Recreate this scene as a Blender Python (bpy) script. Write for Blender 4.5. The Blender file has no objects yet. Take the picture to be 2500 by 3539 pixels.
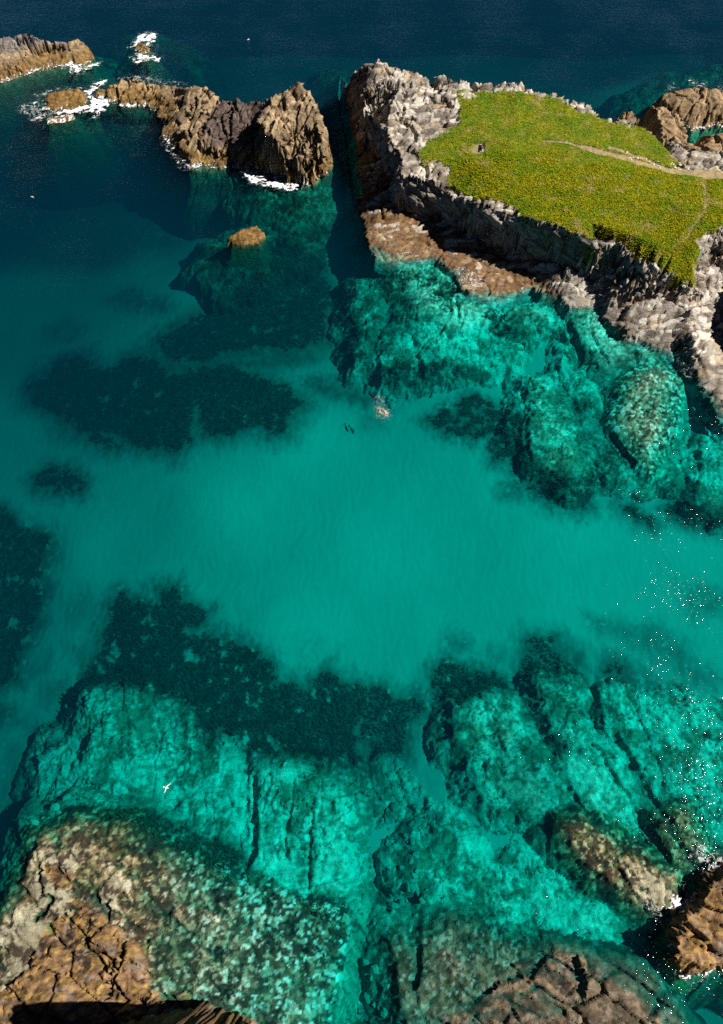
import bpy, math, numpy as np
from mathutils import Vector
from mathutils.geometry import delaunay_2d_cdt

R = math.radians
S = bpy.context.scene
COL = S.collection

# ------------------------------------------------------------------ camera, sky, sun, exposure
CAM_H, PITCH, F_PX, CX, CY = 120.0, 63.0, 2653.0, 1250.0, 1769.5
cam = bpy.data.cameras.new('camera'); cam_o = bpy.data.objects.new('camera', cam); COL.objects.link(cam_o)
cam_o.location = (0, 0, CAM_H); cam_o.rotation_euler = (R(90 - PITCH), 0, 0)
cam.sensor_fit = 'VERTICAL'; cam.sensor_height = 36.0; cam.lens = F_PX / 3539.0 * 36.0
cam.clip_start = 1.0; cam.clip_end = 6000.0
S.camera = cam_o
SUN_EL, SUN_AZ = 46.0, -2.0
wd = bpy.data.worlds.new('World'); S.world = wd; wd.use_nodes = True
wn = wd.node_tree; bg = wn.nodes['Background']
sk = wn.nodes.new('ShaderNodeTexSky'); sk.sky_type = 'NISHITA'; sk.sun_disc = False
sk.air_density = 0.12; sk.dust_density = 0.02; sk.ozone_density = 2.0; sk.sun_elevation = R(SUN_EL); sk.sun_rotation = R(90 - SUN_AZ)
wn.links.new(sk.outputs[0], bg.inputs[0]); bg.inputs[1].default_value = 0.05
sl = bpy.data.lights.new('sun', 'SUN'); sl.energy = 5.0; sl.angle = R(0.5); sl.color = (1.0, 0.95, 0.87)
sun = bpy.data.objects.new('sun', sl); COL.objects.link(sun)
sv = Vector((math.cos(R(SUN_EL)) * math.cos(R(SUN_AZ)), math.cos(R(SUN_EL)) * math.sin(R(SUN_AZ)), math.sin(R(SUN_EL))))
sun.rotation_euler = (-sv).to_track_quat('-Z', 'Y').to_euler(); sun.location = sv * 300
S.view_settings.view_transform = 'Standard'; S.view_settings.look = 'None'
S.view_settings.exposure = 0.75; S.view_settings.gamma = 1.0
cy = S.cycles
cy.use_denoising = False
cy.max_bounces = 6; cy.diffuse_bounces = 1; cy.volume_bounces = 1; cy.transparent_max_bounces = 12
cy.caustics_reflective = False; cy.caustics_refractive = False
cy.sample_clamp_indirect = 1.0

# ------------------------------------------------------------------ photo pixel -> world helpers
_p = R(PITCH)
def P(px, py, z=0.0):
    u = (px - CX) / F_PX; v = (CY - py) / F_PX
    dy = math.cos(_p) + v * math.sin(_p); dz = -math.sin(_p) + v * math.cos(_p)
    t = (z - CAM_H) / dz
    return (u * t, dy * t, z)
def PL(pts, z=None):
    return [P(*(q if len(q) == 3 else (q[0], q[1], z))) for q in pts]
def shift(pts3, dx, dy, z):
    return [(a + dx, b + dy, z) for a, b, c in pts3]

# ------------------------------------------------------------------ numpy noise
def _h(ix, iy, seed):
    h = (ix.astype(np.int64) * 374761393 + iy.astype(np.int64) * 668265263 + seed * 974634777) & 0xFFFFFFFF
    h = ((h ^ (h >> 13)) * 1274126177) & 0xFFFFFFFF
    h = ((h ^ (h >> 16)) * 2246822519) & 0xFFFFFFFF
    return (h ^ (h >> 15)) & 0xFFFFFFFF
def hf(ix, iy, seed):
    return _h(ix, iy, seed) / 4294967295.0
def perlin(x, y, seed=0):
    ix = np.floor(x); iy = np.floor(y); fx = x - ix; fy = y - iy
    ix = ix.astype(np.int64); iy = iy.astype(np.int64)
    ux = fx * fx * fx * (fx * (fx * 6 - 15) + 10); uy = fy * fy * fy * (fy * (fy * 6 - 15) + 10)
    def g(a, b, dx, dy):
        t = hf(a, b, seed) * (2 * np.pi)
        return np.cos(t) * dx + np.sin(t) * dy
    n00 = g(ix, iy, fx, fy); n10 = g(ix + 1, iy, fx - 1, fy)
    n01 = g(ix, iy + 1, fx, fy - 1); n11 = g(ix + 1, iy + 1, fx - 1, fy - 1)
    a = n00 + ux * (n10 - n00); b = n01 + ux * (n11 - n01)
    return (a + uy * (b - a)) * 1.5
def fbm(x, y, octv=4, seed=0, gain=0.5):
    s = 0; a = 1.0; t = 0
    for k in range(octv):
        s = s + a * perlin(x * 2 ** k + 17.3 * k, y * 2 ** k - 9.1 * k, seed + k); t += a; a *= gain
    return s / t
def voro(x, y, seed=0):
    """F1, F2, cell hash (three of them), offset to cell point"""
    ix = np.floor(x).astype(np.int64); iy = np.floor(y).astype(np.int64)
    f1 = np.full(x.shape, 9.0); f2 = np.full(x.shape, 9.0)
    cx = np.zeros(x.shape, np.int64); cyy = np.zeros(x.shape, np.int64)
    ox = np.zeros(x.shape); oy = np.zeros(x.shape)
    for j in (-1, 0, 1):
        for i in (-1, 0, 1):
            a = ix + i; b = iy + j
            dx = x - (a + 0.1 + 0.8 * hf(a, b, seed)); dy = y - (b + 0.1 + 0.8 * hf(a, b, seed + 1))
            d = np.sqrt(dx * dx + dy * dy)
            m = d < f1
            f2 = np.where(m, f1, np.minimum(f2, d)); f1 = np.where(m, d, f1)
            cx = np.where(m, a, cx); cyy = np.where(m, b, cyy); ox = np.where(m, dx, ox); oy = np.where(m, dy, oy)
    return f1, f2, hf(cx, cyy, seed + 5), hf(cx, cyy, seed + 6), hf(cx, cyy, seed + 7), ox, oy
def smooth(a, b, x):
    t = np.clip((x - a) / (b - a), 0, 1); return t * t * (3 - 2 * t)   # also falls when a > b
def lerp(a, b, t):
    return a + (b - a) * t

# ------------------------------------------------------------------ terrain grid
G = 0.22
X0, X1, Y0, Y1 = -100.0, 100.0, -24.0, 222.0
NX = int((X1 - X0) / G) + 1; NY = int((Y1 - Y0) / G) + 1
gx, gy = np.meshgrid(X0 + G * np.arange(NX), Y0 + G * np.arange(NY))
WX = gx + 1.1 * fbm(gx / 6, gy / 6, 4, 11, 0.6); WY = gy + 1.1 * fbm(gx / 6, gy / 6, 4, 23, 0.6)      # warped coordinates for natural outlines
WX3 = gx + 3.0 * fbm(gx / 9, gy / 9, 5, 31, 0.6); WY3 = gy + 3.0 * fbm(gx / 9, gy / 9, 5, 43, 0.6)

def bbox(pts, pad):
    a = np.array(pts)[:, :2]
    i0 = max(int((a[:, 0].min() - pad - X0) / G), 0); i1 = min(int((a[:, 0].max() + pad - X0) / G) + 1, NX)
    j0 = max(int((a[:, 1].min() - pad - Y0) / G), 0); j1 = min(int((a[:, 1].max() + pad - Y0) / G) + 1, NY)
    return slice(j0, max(j1, j0)), slice(i0, max(i1, i0))
def poly_sd(pts, x, y):
    """signed distance, positive inside"""
    n = len(pts); ins = np.zeros(x.shape, bool); d2 = np.full(x.shape, 1e9)
    for k in range(n):
        ax, ay = pts[k][:2]; bx, by = pts[(k + 1) % n][:2]
        ex, ey = bx - ax, by - ay; L = ex * ex + ey * ey + 1e-12
        t = np.clip(((x - ax) * ex + (y - ay) * ey) / L, 0, 1)
        d2 = np.minimum(d2, (x - ax - t * ex) ** 2 + (y - ay - t * ey) ** 2)
        if abs(ey) > 1e-9:
            ins ^= ((ay > y) != (by > y)) & (x < ex * (y - ay) / ey + ax)
    d = np.sqrt(d2); return np.where(ins, d, -d)
def line_d(pts, x, y):
    d2 = np.full(x.shape, 1e9)
    for k in range(len(pts) - 1):
        ax, ay = pts[k][:2]; bx, by = pts[k + 1][:2]
        ex, ey = bx - ax, by - ay; L = ex * ex + ey * ey + 1e-12
        t = np.clip(((x - ax) * ex + (y - ay) * ey) / L, 0, 1)
        d2 = np.minimum(d2, (x - ax - t * ex) ** 2 + (y - ay - t * ey) ** 2)
    return np.sqrt(d2)

# ---- sand floor
DEPTH = [(1250,1900,-5.2),(800,1750,-5.8),(1000,1550,-5.6),(300,1900,-8.6),(120,1930,-10.5),(100,1500,-12.5),(0,1200,-16),(0,800,-21),(600,850,-15),(400,600,-23),(250,900,-17),(100,1050,-16),(0,500,-24),
 (900,700,-13.5),(1150,1150,-7.5),(1170,600,-16),(1150,300,-20),(1250,100,-26),(0,0,-28),(2500,0,-28),(600,400,-24),(850,620,-18),(1900,1100,-4.4),
 (1700,1500,-4.8),(2300,1900,-4.8),(2500,2300,-5),(1500,2300,-5.6),(1330,2700,-8),(1330,3100,-7.5),(1650,2850,-5.5),(300,2300,-9.5),(60,2150,-12),(0,2600,-11),(0,3000,-11),(700,2600,-7),
 (1300,2900,-6.2),(1800,3000,-4.4),(2100,3300,-4.6),(2430,3470,-11),(1250,3400,-6.2),(880,890,-7.6),(990,900,-8),(780,930,-9.5),(2000,250,-22),(2200,350,-12),(2480,1250,-2.5),
 (600,2150,-7),(1950,1800,-4.6),(1000,2200,-5.2),(2000,2150,-4.8),(-300,300,-26),(-300,1500,-13),(-300,3000,-14),(2800,300,-24),(2800,2000,-6),(700,0,-27),(1800,0,-27)]
def idw(x, y, pts, k=2.6):
    num = 0; den = 0
    for (a, b, c) in pts:
        w = 1.0 / ((x - a) ** 2 + (y - b) ** 2 + 16.0) ** (k / 2)
        num = num + w * c; den = den + w
    return num / den
H = idw(gx, gy, [P(a, b, c) for a, b, c in DEPTH]) + 0.25 * fbm(gx / 14, gy / 14, 3, 3)
H += 0.03 * perlin(gx / 0.9 + 1.5 * perlin(gx / 6, gy / 6, 9), gy / 3.0, 8)
LAB = np.zeros(H.shape, np.int16)                    # 0 = sand
AMP = np.zeros(H.shape); ROT = np.zeros(H.shape)     # rock relief size, strata direction
TINT = np.zeros(H.shape, np.int8)                    # rock colour family
NAMES = {0: 'seabed'}

def put(sl, h, lab, amp, rot, tint, over=0.0):
    cur = H[sl]; m = h > cur + over
    H[sl] = np.where(m, h, cur); LAB[sl] = np.where(m, lab, LAB[sl])
    AMP[sl] = np.where(m, amp, AMP[sl]); ROT[sl] = np.where(m, rot, ROT[sl]); TINT[sl] = np.where(m, tint, TINT[sl])

# ---- submerged reefs: (name, outline px, top depth, outer slope, relief, strata angle, tint)
REEFS = []
def reef(name, px, top, slope=1.5, amp=0.5, rot=60, tint=5, wide=False, dome=0.3, tilt=0.0):
    i = 100 + len(REEFS); REEFS.append(name); NAMES[i] = name
    pts = PL(px, top); sl = bbox(pts, 10)
    x, y = (WX3[sl], WY3[sl]) if wide else (WX[sl] + .35 * (WX3[sl] - gx[sl]), WY[sl] + .35 * (WY3[sl] - gy[sl]))
    d = poly_sd(pts, x, y)
    h = np.where(d > 0, top + dome * np.minimum(d, 3.0) * 0.5, top + d * min(slope, .8) - .22 * np.maximum(-d - 4.0, 0) ** 2)
    und = fbm(gx[sl] / 5.5, gy[sl] / 5.5, 5, 50 + i, 0.62)
    h = h + (1.3 if top < -1.9 else .45) * und + tilt * (gx[sl] - np.mean([q[0] for q in pts]))
    h = np.where(d > -9.5, h, -99)
    put(sl, h, i, amp * .55, R(rot), tint)

# right-hand slabs below the headland
reef('slab_reef', [(1828,1308),(1912,1290),(1947,1387),(1996,1446),(2020,1525),(2040,1640),(1980,1700),(1930,1650),(1850,1604),(1836,1495),(1816,1387)], -2.3, 1.6, 0.5, 15)
reef('ribbed_reef', [(1942,1204),(1996,1180),(2020,1273),(2070,1387),(2100,1495),(2150,1569),(2195,1663),(2110,1655),(2035,1505),(1996,1397),(1937,1288)], -3.0, 1.4, 0.5, 15)
reef('shore_reef', [(1940,1000),(2080,1040),(2160,1130),(2330,1200),(2290,1260),(2170,1270),(2100,1285),(2050,1235),(2005,1160),(1975,1100)], -1.5, 1.0, 0.45, 15)
reef('oval_reef', [(2243,1249),(2317,1263),(2361,1313),(2336,1397),(2320,1485),(2305,1545),(2238,1624),(2183,1574),(2124,1495),(2119,1426),(2139,1347),(2183,1283)], -1.5, 1.6, 0.4, 60, 6, dome=0.65)
reef('lobed_reef', [(2260,1600),(2330,1560),(2360,1640),(2330,1690),(2270,1670)], -3.8, 0.9, 0.5, 30)
reef('lobed_reef', [(2360,1560),(2420,1530),(2440,1620),(2420,1690),(2370,1640)], -3.8, 0.9, 0.5, 30)
reef('slope_reef', [(2430,1500),(2520,1540),(2620,1640),(2620,1790),(2480,1790),(2400,1740),(2440,1620)], -3.0, 0.9, 0.5, 40)
reef('stub_reef', [(1770,1390),(1810,1330),(1835,1400),(1800,1470),(1760,1540),(1745,1500)], -3.6, 1.2, 0.5, 50)
reef('mound_reef', [(1480,1190),(1560,1170),(1600,1130),(1700,1160),(1800,1200),(1760,1250),(1600,1270),(1500,1260)], -3.3, 1.0, 0.5, 20, wide=True)
reef('mound_reef', [(1720,1060),(1800,1040),(1880,1060),(1900,1110),(1830,1140),(1740,1120)], -2.0, 1.0, 0.4, 20)
reef('mound_reef', [(1890,1040),(1950,1050),(1960,1120),(1900,1100)], -2.1, 1.0, 0.4, 20)
# shelf lumps under the brown tidal shelf
reef('lumpy_reef', [(1230,980),(1300,960),(1345,1000),(1340,1080),(1310,1140),(1250,1190),(1220,1120)], -3.6, 1.0, 0.7, 80, wide=True)
reef('lumpy_reef', [(1340,900),(1480,890),(1600,960),(1720,1040),(1700,1120),(1560,1130),(1440,1080),(1380,1000)], -1.6, 0.7, 0.7, 80, 5, wide=True)
reef('lumpy_reef', [(1330,1150),(1410,1130),(1430,1220),(1420,1300),(1350,1310),(1320,1230)], -3.6, 1.1, 0.7, 80, wide=True)
reef('lumpy_reef', [(1430,1080),(1560,1100),(1590,1180),(1580,1270),(1480,1280),(1440,1200)], -3.0, 1.1, 0.7, 80, wide=True)
reef('lumpy_reef', [(1220,1190),(1290,1180),(1310,1230),(1240,1260)], -4.2, 1.1, 0.6, 80, wide=True)
# foot of the sea stack and the boulder
reef('stack_foot', [(590,540),(700,580),(830,580),(1000,610),(1100,590),(1125,640),(1125,760),(1060,740),(960,690),(800,640),(640,620)], -9.5, 0.6, 0.8, 70, 7, wide=True)
reef('stack_foot', [(860,585),(1010,630),(1100,610),(1090,690),(1020,720),(930,680),(850,640)], -1.8, 0.6, 0.6, 70, 7, wide=True)
reef('boulder_foot', [(750,860),(830,830),(940,800),(1010,830),(1020,870),(930,900),(880,930),(790,945),(740,900)], -4.9, 0.3, 0.9, 40, 7, wide=True)
reef('drowned_ledge', [(1040,690),(1125,700),(1120,820),(1050,850),(1000,830)], -8.5, 0.45, 0.5, 40, wide=True, dome=0)
reef('skerry_foot', [(90,370),(190,300),(330,330),(520,360),(560,400),(400,420),(240,430),(120,410)], -5.2, 0.6, 0.7, 20, 7, wide=True)
reef('skerry_foot', [(440,120),(540,130),(640,170),(640,220),(520,220),(450,180)], -8.5, 0.6, 0.8, 20, 7, wide=True)
reef('islet_foot', [(-200,250),(100,230),(290,200),(345,210),(330,250),(200,260),(0,300),(-200,360)], -5.0, 0.6, 0.6, 20, 7, wide=True)
reef('drowned_ledge', [(1130,250),(1190,240),(1200,290),(1140,300)], -8, 0.6, 0.9, 50, 7, wide=True)
reef('northeast_foot', [(2200,330),(2330,270),(2480,240),(2640,240),(2640,330),(2400,360),(2250,400),(2180,420)], -6.5, 0.5, 0.9, 50, 7, wide=True)
# bottom-left reef field
reef('pale_reef', [(300,2430),(420,2395),(560,2420),(650,2460),(680,2530),(760,2570),(770,2640),(740,2700),(640,2760),(480,2790),(330,2760),(290,2680),(330,2560)], -4.6, 0.7, 0.7, 100, wide=True)
reef('pale_reef', [(700,2640),(900,2640),(880,2720),(860,2800),(760,2850),(640,2800)], -4.4, 0.7, 0.7, 100, wide=True)
reef('blocky_reef', [(900,2660),(1000,2650),(1100,2700),(1180,2800),(1190,3000),(1180,3130),(1090,3160),(1000,3080),(860,3000),(890,2850)], -3.0, 1.4, 0.6, 95)
reef('blocky_reef', [(790,2780),(880,2800),(860,3000),(720,3000),(560,2900),(640,2830)], -4.6, 0.9, 0.6, 95)
reef('boulder_reef', [(180,2560),(310,2570),(300,2750),(330,2850),(220,2880),(120,2860),(130,2700)], -7.0, 0.6, 0.8, 100, wide=True)
reef('boulder_reef', [(1180,2640),(1330,2600),(1480,2680),(1530,2800),(1420,2980),(1480,3120),(1440,3240),(1340,3250),(1250,3539),(1190,3539),(1200,3100)], -7.2, 0.5, 1.1, 100, wide=True)
reef('boulder_reef', [(1190,3250),(1330,3270),(1340,3420),(1380,3650),(1130,3650),(1160,3400)], -5.2, 0.5, 1.1, 100, wide=True)
reef('pale_reef', [(1430,2970),(1560,2900),(1700,2990),(1850,3010),(2000,3020),(2150,3100),(2230,3200),(2140,3290),(1980,3290),(1800,3230),(1640,3180),(1520,3180),(1470,3080)], -3.3, 0.5, 0.45, 120, wide=True)
# bottom-right ribs
reef('rib_reef', [(1581,2447),(1682,2416),(1774,2447),(1820,2555),(1874,2617),(1928,2771),(1900,2810),(1751,2794),(1658,2717),(1635,2617),(1566,2540)], -2.7, 1.1, 0.6, 125, 5)
reef('rib_reef', [(1859,2347),(1944,2331),(1990,2416),(2021,2540),(2136,2617),(2213,2771),(2290,2894),(2330,2990),(2270,3010),(2150,2920),(2030,2840),(1928,2755),(1915,2663),(1990,2600),(1897,2480)], -2.8, 1.0, 0.5, 125, 5)
reef('rib_reef', [(2080,2400),(2150,2380),(2240,2560),(2290,2680),(2360,2860),(2330,2900),(2260,2780),(2170,2620),(2100,2520)], -3.6, 0.9, 0.6, 125, 5)
reef('rib_reef', [(2200,2420),(2330,2400),(2470,2450),(2620,2560),(2620,2960),(2440,2960),(2350,2800),(2280,2640)], -3.4, 0.7, 0.7, 125, 5, wide=True)
reef('dark_rib', [(1950,2850),(2020,2840),(2130,2920),(2260,2990),(2330,3020),(2340,3120),(2280,3150),(2180,3090),(2080,3030),(1990,2930)], -0.22, 1.2, 0.6, 125, 6, tilt=.022)
reef('dark_rib', [(2290,2830),(2380,2800),(2410,2900),(2400,3000),(2340,3010),(2300,2920)], -0.7, 1.2, 0.5, 110, 6)
reef('lip_reef', [(1990,2900),(2060,3000),(2160,3090),(2250,3160),(2230,3260),(2150,3180),(2060,3080),(1990,2990)], -3.0, 0.8, 0.5, 125)
# big shallow tidal shelf, bottom left
reef('tidal_shelf', [(155,2900),(260,2840),(420,2860),(560,2930),(720,3010),(900,3080),(1060,3120),(1180,3150),(1190,3230),(1160,3300),(1140,3420),(1110,3539),(1080,3700),(-60,3700),(-40,3450),(20,3280),(60,3100),(110,2990)], -0.75, 2.0, 0.5, 140, 6, tilt=-.032)
reef('tidal_shelf_strip', [(100,2880),(150,2880),(140,3000),(140,3100),(90,3200),(50,3300),(30,3230),(60,3080)], -1.3, 2.5, 0.25, 140, 6)
reef('rock_shelf', [(1358,3264),(1392,3262),(1430,3330),(1450,3268),(1492,3233),(1561,3203),(1608,3216),(1703,3255),(1811,3290),(1950,3315),(1990,3324),(2102,3363),(2188,3402),(2250,3450),(2290,3539),(2330,3700),(1430,3700),(1390,3500),(1370,3380)], -0.85, 1.8, 0.5, 150, 6)

# ---- land masses: triangulated contour points, (px, py, z) on rims and waterlines
LANDS = []
def densify(pts, step=1.4, closed=False):
    out = []
    n = len(pts)
    for k in range(n if closed else n - 1):
        a = np.array(pts[k]); b = np.array(pts[(k + 1) % n]); m = max(1, int(np.hypot(*(b - a)[:2]) / step))
        out += [tuple(a + (b - a) * t / m) for t in range(m)]
    if not closed: out.append(tuple(pts[-1]))
    return out
def land(name, outer, contours, amp=1.0, rot=20, tint=1, skirt=1.5, warp=.35):
    """outer: closed outline in world xyz; contours: list of world polylines"""
    i = 1 + len(LANDS); LANDS.append(name); NAMES[i] = name
    pts = densify(outer, closed=True)
    for c in contours: pts += densify(c)
    key = {}
    for q in pts: key.setdefault((round(q[0], 1), round(q[1], 1)), q)
    pts = list(key.values())
    r = delaunay_2d_cdt([Vector(q[:2]) for q in pts], [], [], 0, 1e-5)
    vs, tris, ov = r[0], r[2], r[3]
    zz = [np.mean([pts[o][2] for o in ov[k]]) if ov[k] else -5.0 for k in range(len(vs))]
    sl = bbox(outer, 9); x = gx[sl]; y = gy[sl]
    wx = x + warp * (WX[sl] - x); wy = y + warp * (WY[sl] - y)
    h = np.full(x.shape, -99.0)
    ox, oy = x[0, 0], y[0, 0]
    for t in tris:
        a, b, c = (vs[t[0]], vs[t[1]], vs[t[2]])
        za, zb, zc = zz[t[0]], zz[t[1]], zz[t[2]]
        i0 = max(int((min(a.x, b.x, c.x) - ox) / G) - 3, 0); i1 = int((max(a.x, b.x, c.x) - ox) / G) + 5
        j0 = max(int((min(a.y, b.y, c.y) - oy) / G) - 3, 0); j1 = int((max(a.y, b.y, c.y) - oy) / G) + 5
        X = wx[j0:j1, i0:i1]; Y = wy[j0:j1, i0:i1]
        if X.size == 0: continue
        den = (b.y - c.y) * (a.x - c.x) + (c.x - b.x) * (a.y - c.y)
        if abs(den) < 1e-9: continue
        l1 = ((b.y - c.y) * (X - c.x) + (c.x - b.x) * (Y - c.y)) / den
        l2 = ((c.y - a.y) * (X - c.x) + (a.x - c.x) * (Y - c.y)) / den
        l3 = 1 - l1 - l2
        m = (l1 >= -1e-6) & (l2 >= -1e-6) & (l3 >= -1e-6)
        s = h[j0:j1, i0:i1]; s[m] = (l1 * za + l2 * zb + l3 * zc)[m]
    d = poly_sd(outer, wx, wy)
    zo = np.mean([q[2] for q in outer])
    h = np.where(d > 0, h, np.where(d > -8, np.minimum(zo, 0) + d * skirt - .15 * np.maximum(-d - 2, 0) ** 2, -99))
    put(sl, h, i, amp, R(rot), tint)
    return i, sl

def back(crest, k=0.7, z=-4, dx=0, extra=1.5):
    return [(a + dx, b + k * max(c, 0) + extra, z) for a, b, c in crest]

# north-west islet
cr = PL([(-260,118,6.5),(0,133,6.3),(43,123,6.6),(110,115,6.8),(134,131,5.2),(158,135,4.8),(189,141,4.2),(233,144,3.8),(272,135,3.6),(304,159,2.2),(318,185,1.0)])
ba = PL([(326,206,-0.3),(292,226,-0.2),(237,224,0),(189,232,0),(130,243,0),(67,259,0),(0,281,0),(-260,360,0)])
mid = PL([(-260,260,2.5),(0,225,2.6),(60,212,2.6),(110,180,2.8),(170,172,2.4),(230,180,2.0),(280,180,1.8)])
land('islet', back(cr) + shift(ba, 0, -2.5, -2.2), [cr, ba, mid], 0.55, 20, 2)
# wave-swept rock
cr = PL([(466,160,0.7),(478,146,1.3),(495,150,1.5),(512,165,0.9)])
ba = PL([(520,172,-0.1),(505,182,0),(486,182,0),(470,168,0)])
land('wave_rock', back(cr, 0.6, -2, 0, 1.0) + shift(ba, 0, -1.5, -2), [cr, ba], 0.3, 30, 3)
# west skerry, two pieces
cr = PL([(150,345,0.6),(168,321,1.5),(205,313,1.9),(272,305,1.9),(298,322,1.4)])
ba = PL([(304,350,0),(296,364,0),(253,374,0),(189,385,0),(146,378,0)])
land('skerry', back(cr, 0.7, -2, 0, 1.2) + shift(ba, 0, -1.8, -2), [cr, ba, PL([(170,350,1.2),(230,340,1.6),(285,338,1.5)])], 0.35, 15, 3)
cr = PL([(158,412,0.3),(200,402,0.5),(255,398,0.4)]); ba = PL([(262,410,-0.1),(220,418,0),(165,424,-0.1)])
land('low_ledge', back(cr, 0.7, -1.5, 0, 1.0) + shift(ba, 0, -1.2, -1.5), [cr, ba], 0.25, 15, 3)
# sea stack: ridge, shoulder, saddle, pinnacle
ridge = PL([(326,318,0.8),(370,296,1.8),(410,278,2.4),(454,275,2.6),(521,289,2.6),(575,293,2.8),(612,298,4.0)])
ridge_b = PL([(326,332,0.2),(379,346,0.1),(454,362,0.1),(520,366,0.2),(545,372,0.2),(549,410,0.1)])
sh = PL([(660,291,6.2),(707,299,6.6),(742,326,6.6),(759,357,6.6)])
sad = PL([(790,352,7.6),(817,340,8.6),(858,352,8.2),(888,340,9.2),(917,364,9.4)])
pin = PL([(945,342,11.4),(957,321,12.0),(990,303,13.2),(1029,284,14.4),(1061,312,13.4),(1085,352,12.2),(1100,404,10.6),(1111,464,8.4)])
pr = PL([(1113,520,5.0),(1110,570,2.5)])
base = PL([(1106,600,0),(1083,612,0),(1052,616,0),(1022,635,0),(988,616,0),(940,600,0),(901,590,0),(837,582,0),(798,582,0),(742,574,0),(700,578,0),(655,576,0),(617,535,0),(590,505,0),(566,478,0),(552,445,0)])
outer = back(ridge, .7, -4) + back(sh) + back(sad, .6) + back(pin[1:5], .45) + [(a + 2.0 + .15*c, b + .25 * c, -5) for a, b, c in pin[5:]] + shift(pr, 2.0, 0, -4) + shift(base, 0, -2.4, -3) + shift(ridge_b[::-1], 0, -2.0, -2)
land('sea_stack', outer, [ridge, ridge_b, sh, sad, pin, pr, base,
    PL([(886,412,10.6),(900,390,10.8),(925,368,11.2)]),                                   # west lip of pinnacle
    PL([(886,412,10.6),(930,462,9.6),(985,505,8.4),(1035,528,7.2),(1080,545,5.6)]),       # front lip
    PL([(1000,400,10.8),(1040,430,9.6),(1060,350,12.2)]),
    PL([(1000,545,4.4),(1010,570,3.0),(1060,575,2.8),(1080,585,2.0)]),
    PL([(884,425,6.4),(880,470,4.0),(895,530,1.6)]),
    PL([(852,425,6.6),(820,470,4.6),(790,520,2.2)]),                                      # gully by the pinnacle
    PL([(650,360,5.2),(690,400,5.4),(740,420,5.6),(790,410,6.4),(830,400,7.2)]),
    PL([(600,400,3.0),(640,460,3.2),(690,490,3.6),(740,495,3.8),(775,500,3.2)]),
    PL([(580,430,1.4),(625,510,1.5),(660,530,1.8),(740,530,1.8),(780,545,1.2)]),
    PL([(380,315,1.6),(460,320,1.5),(540,330,1.8),(590,360,2.2)])], 1.0, 75, 2)
# boulder in the channel
cr = PL([(786,824,0.4),(812,810,.9),(836,795,1.2),(870,785,1.4),(892,785,1.35),(914,806,.8)])
ba = PL([(920,822,-0.2),(898,841,0),(855,846,0),(820,846,0),(784,843,0)])
land('boulder', back(cr, .6, -3.5, 0, 1.2) + shift(ba, 0, -1.6, -3.4), [cr, ba, PL([(800,830,.7),(850,820,1.1),(895,815,1.0)])], 0.4, 10, 3)

# headland
n_rim = PL([(1228,252,6.0),(1241,236,9.5),(1270,222,11.2),(1301,217,12.0),(1357,221,12.2),(1383,240,11.8),(1426,243,12.0),(1469,266,11.4),(1493,278,11.0),(1500,268,11.6),(1534,258,12.6),(1595,275,12.4),(1629,294,12.2),
  (1681,286,12.8),(1754,292,13.0),(1802,286,13.6),(1847,316,12.8),(1899,329,12.6),(1942,336,12.4),(1994,359,12.0),(2042,366,11.6),(2059,398,11.4),(2102,421,11.2),(2175,417,11.2),(2206,430,11.0),(2257,460,10.8),(2288,500,10.4),(2320,536,10.2)])
w_rim = PL([(1262,300,9.6),(1256,336,9.8),(1264,361,9.8),(1285,396,9.6),(1306,417,9.6),(1336,448,9.8),(1343,482,9.8),(1383,530,9.8),(1388,568,9.6),(1381,604,9.4)])
s_rim = PL([(1430,624,9.4),(1495,634,9.4),(1525,648,9.0),(1574,684,8.6),(1650,700,10.4),(1724,726,11.0),(1816,751,11.2),(1900,772,11.6),(1949,788,11.8),(1990,806,11.8),(2062,826,11.6),(2130,832,11.0),(2195,878,10.0),(2240,906,9.4),(2310,944,8.4),(2392,974,7.4)])
s_foot = [(a - .25, b - .5, 3.2) for a, b, c in s_rim[4:11]] + [(a - .2, b - .4, 3.0) for a, b, c in s_rim[:3]]
s_foot = [q for q in s_foot if q[0] < 90]
w_base = PL([(1197,284,0),(1199,344,0),(1216,396,0),(1221,460,0),(1230,504,0),(1244,612,0),(1256,660,0)])
shelf_o = PL([(1234,690,0),(1242,720,0),(1258,772,0),(1273,850,-.1),(1299,886,-.2),(1347,906,-.3),(1420,896,-.2),(1502,890,-.2),(1575,942,-.1),(1600,995,0),(1675,1028,-.1),(1761,1015,-.1),(1856,980,0)])
shelf_i = PL([(1262,680,2.0),(1308,716,2.2),(1400,726,2.4),(1480,745,2.4),(1558,764,2.6),(1641,826,2.4),(1720,858,2.2),(1774,880,2.2),(1850,955,1.4)])
c_base = PL([(1862,1000,0),(1930,1022,0),(1970,1058,0),(2042,1058,0),(2074,1056,0),(2098,1108,0),(2158,1166,0),(2211,1176,0),(2291,1204,0),(2340,1224,0)])
spur_b = PL([(2351,1232,0),(2380,1290,-.2),(2430,1370,-.5),(2490,1470,-.9),(2600,1600,-1.5)])
e_rim = PL([(2399,940,8.4),(2395,862,10.0),(2427,830,10.6),(2487,798,11.0),(2600,740,11.0)])
spur = PL([(2372,1030,4.6),(2384,1100,3.8),(2400,1180,2.8),(2430,1260,1.5),(2480,1340,0.5),(2600,1470,0.2)])
gul = PL([(2420,985,4.2),(2450,1060,2.0),(2474,1120,0.4),(2500,1180,-.4),(2600,1280,-.8)])
gul2 = PL([(2450,900,4.6),(2500,960,2.4),(2600,1030,1.0)])
n_edge = PL([(2340,572,10.0),(2400,580,10.0),(2460,572,10.0),(2620,560,10.2)])
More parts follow.
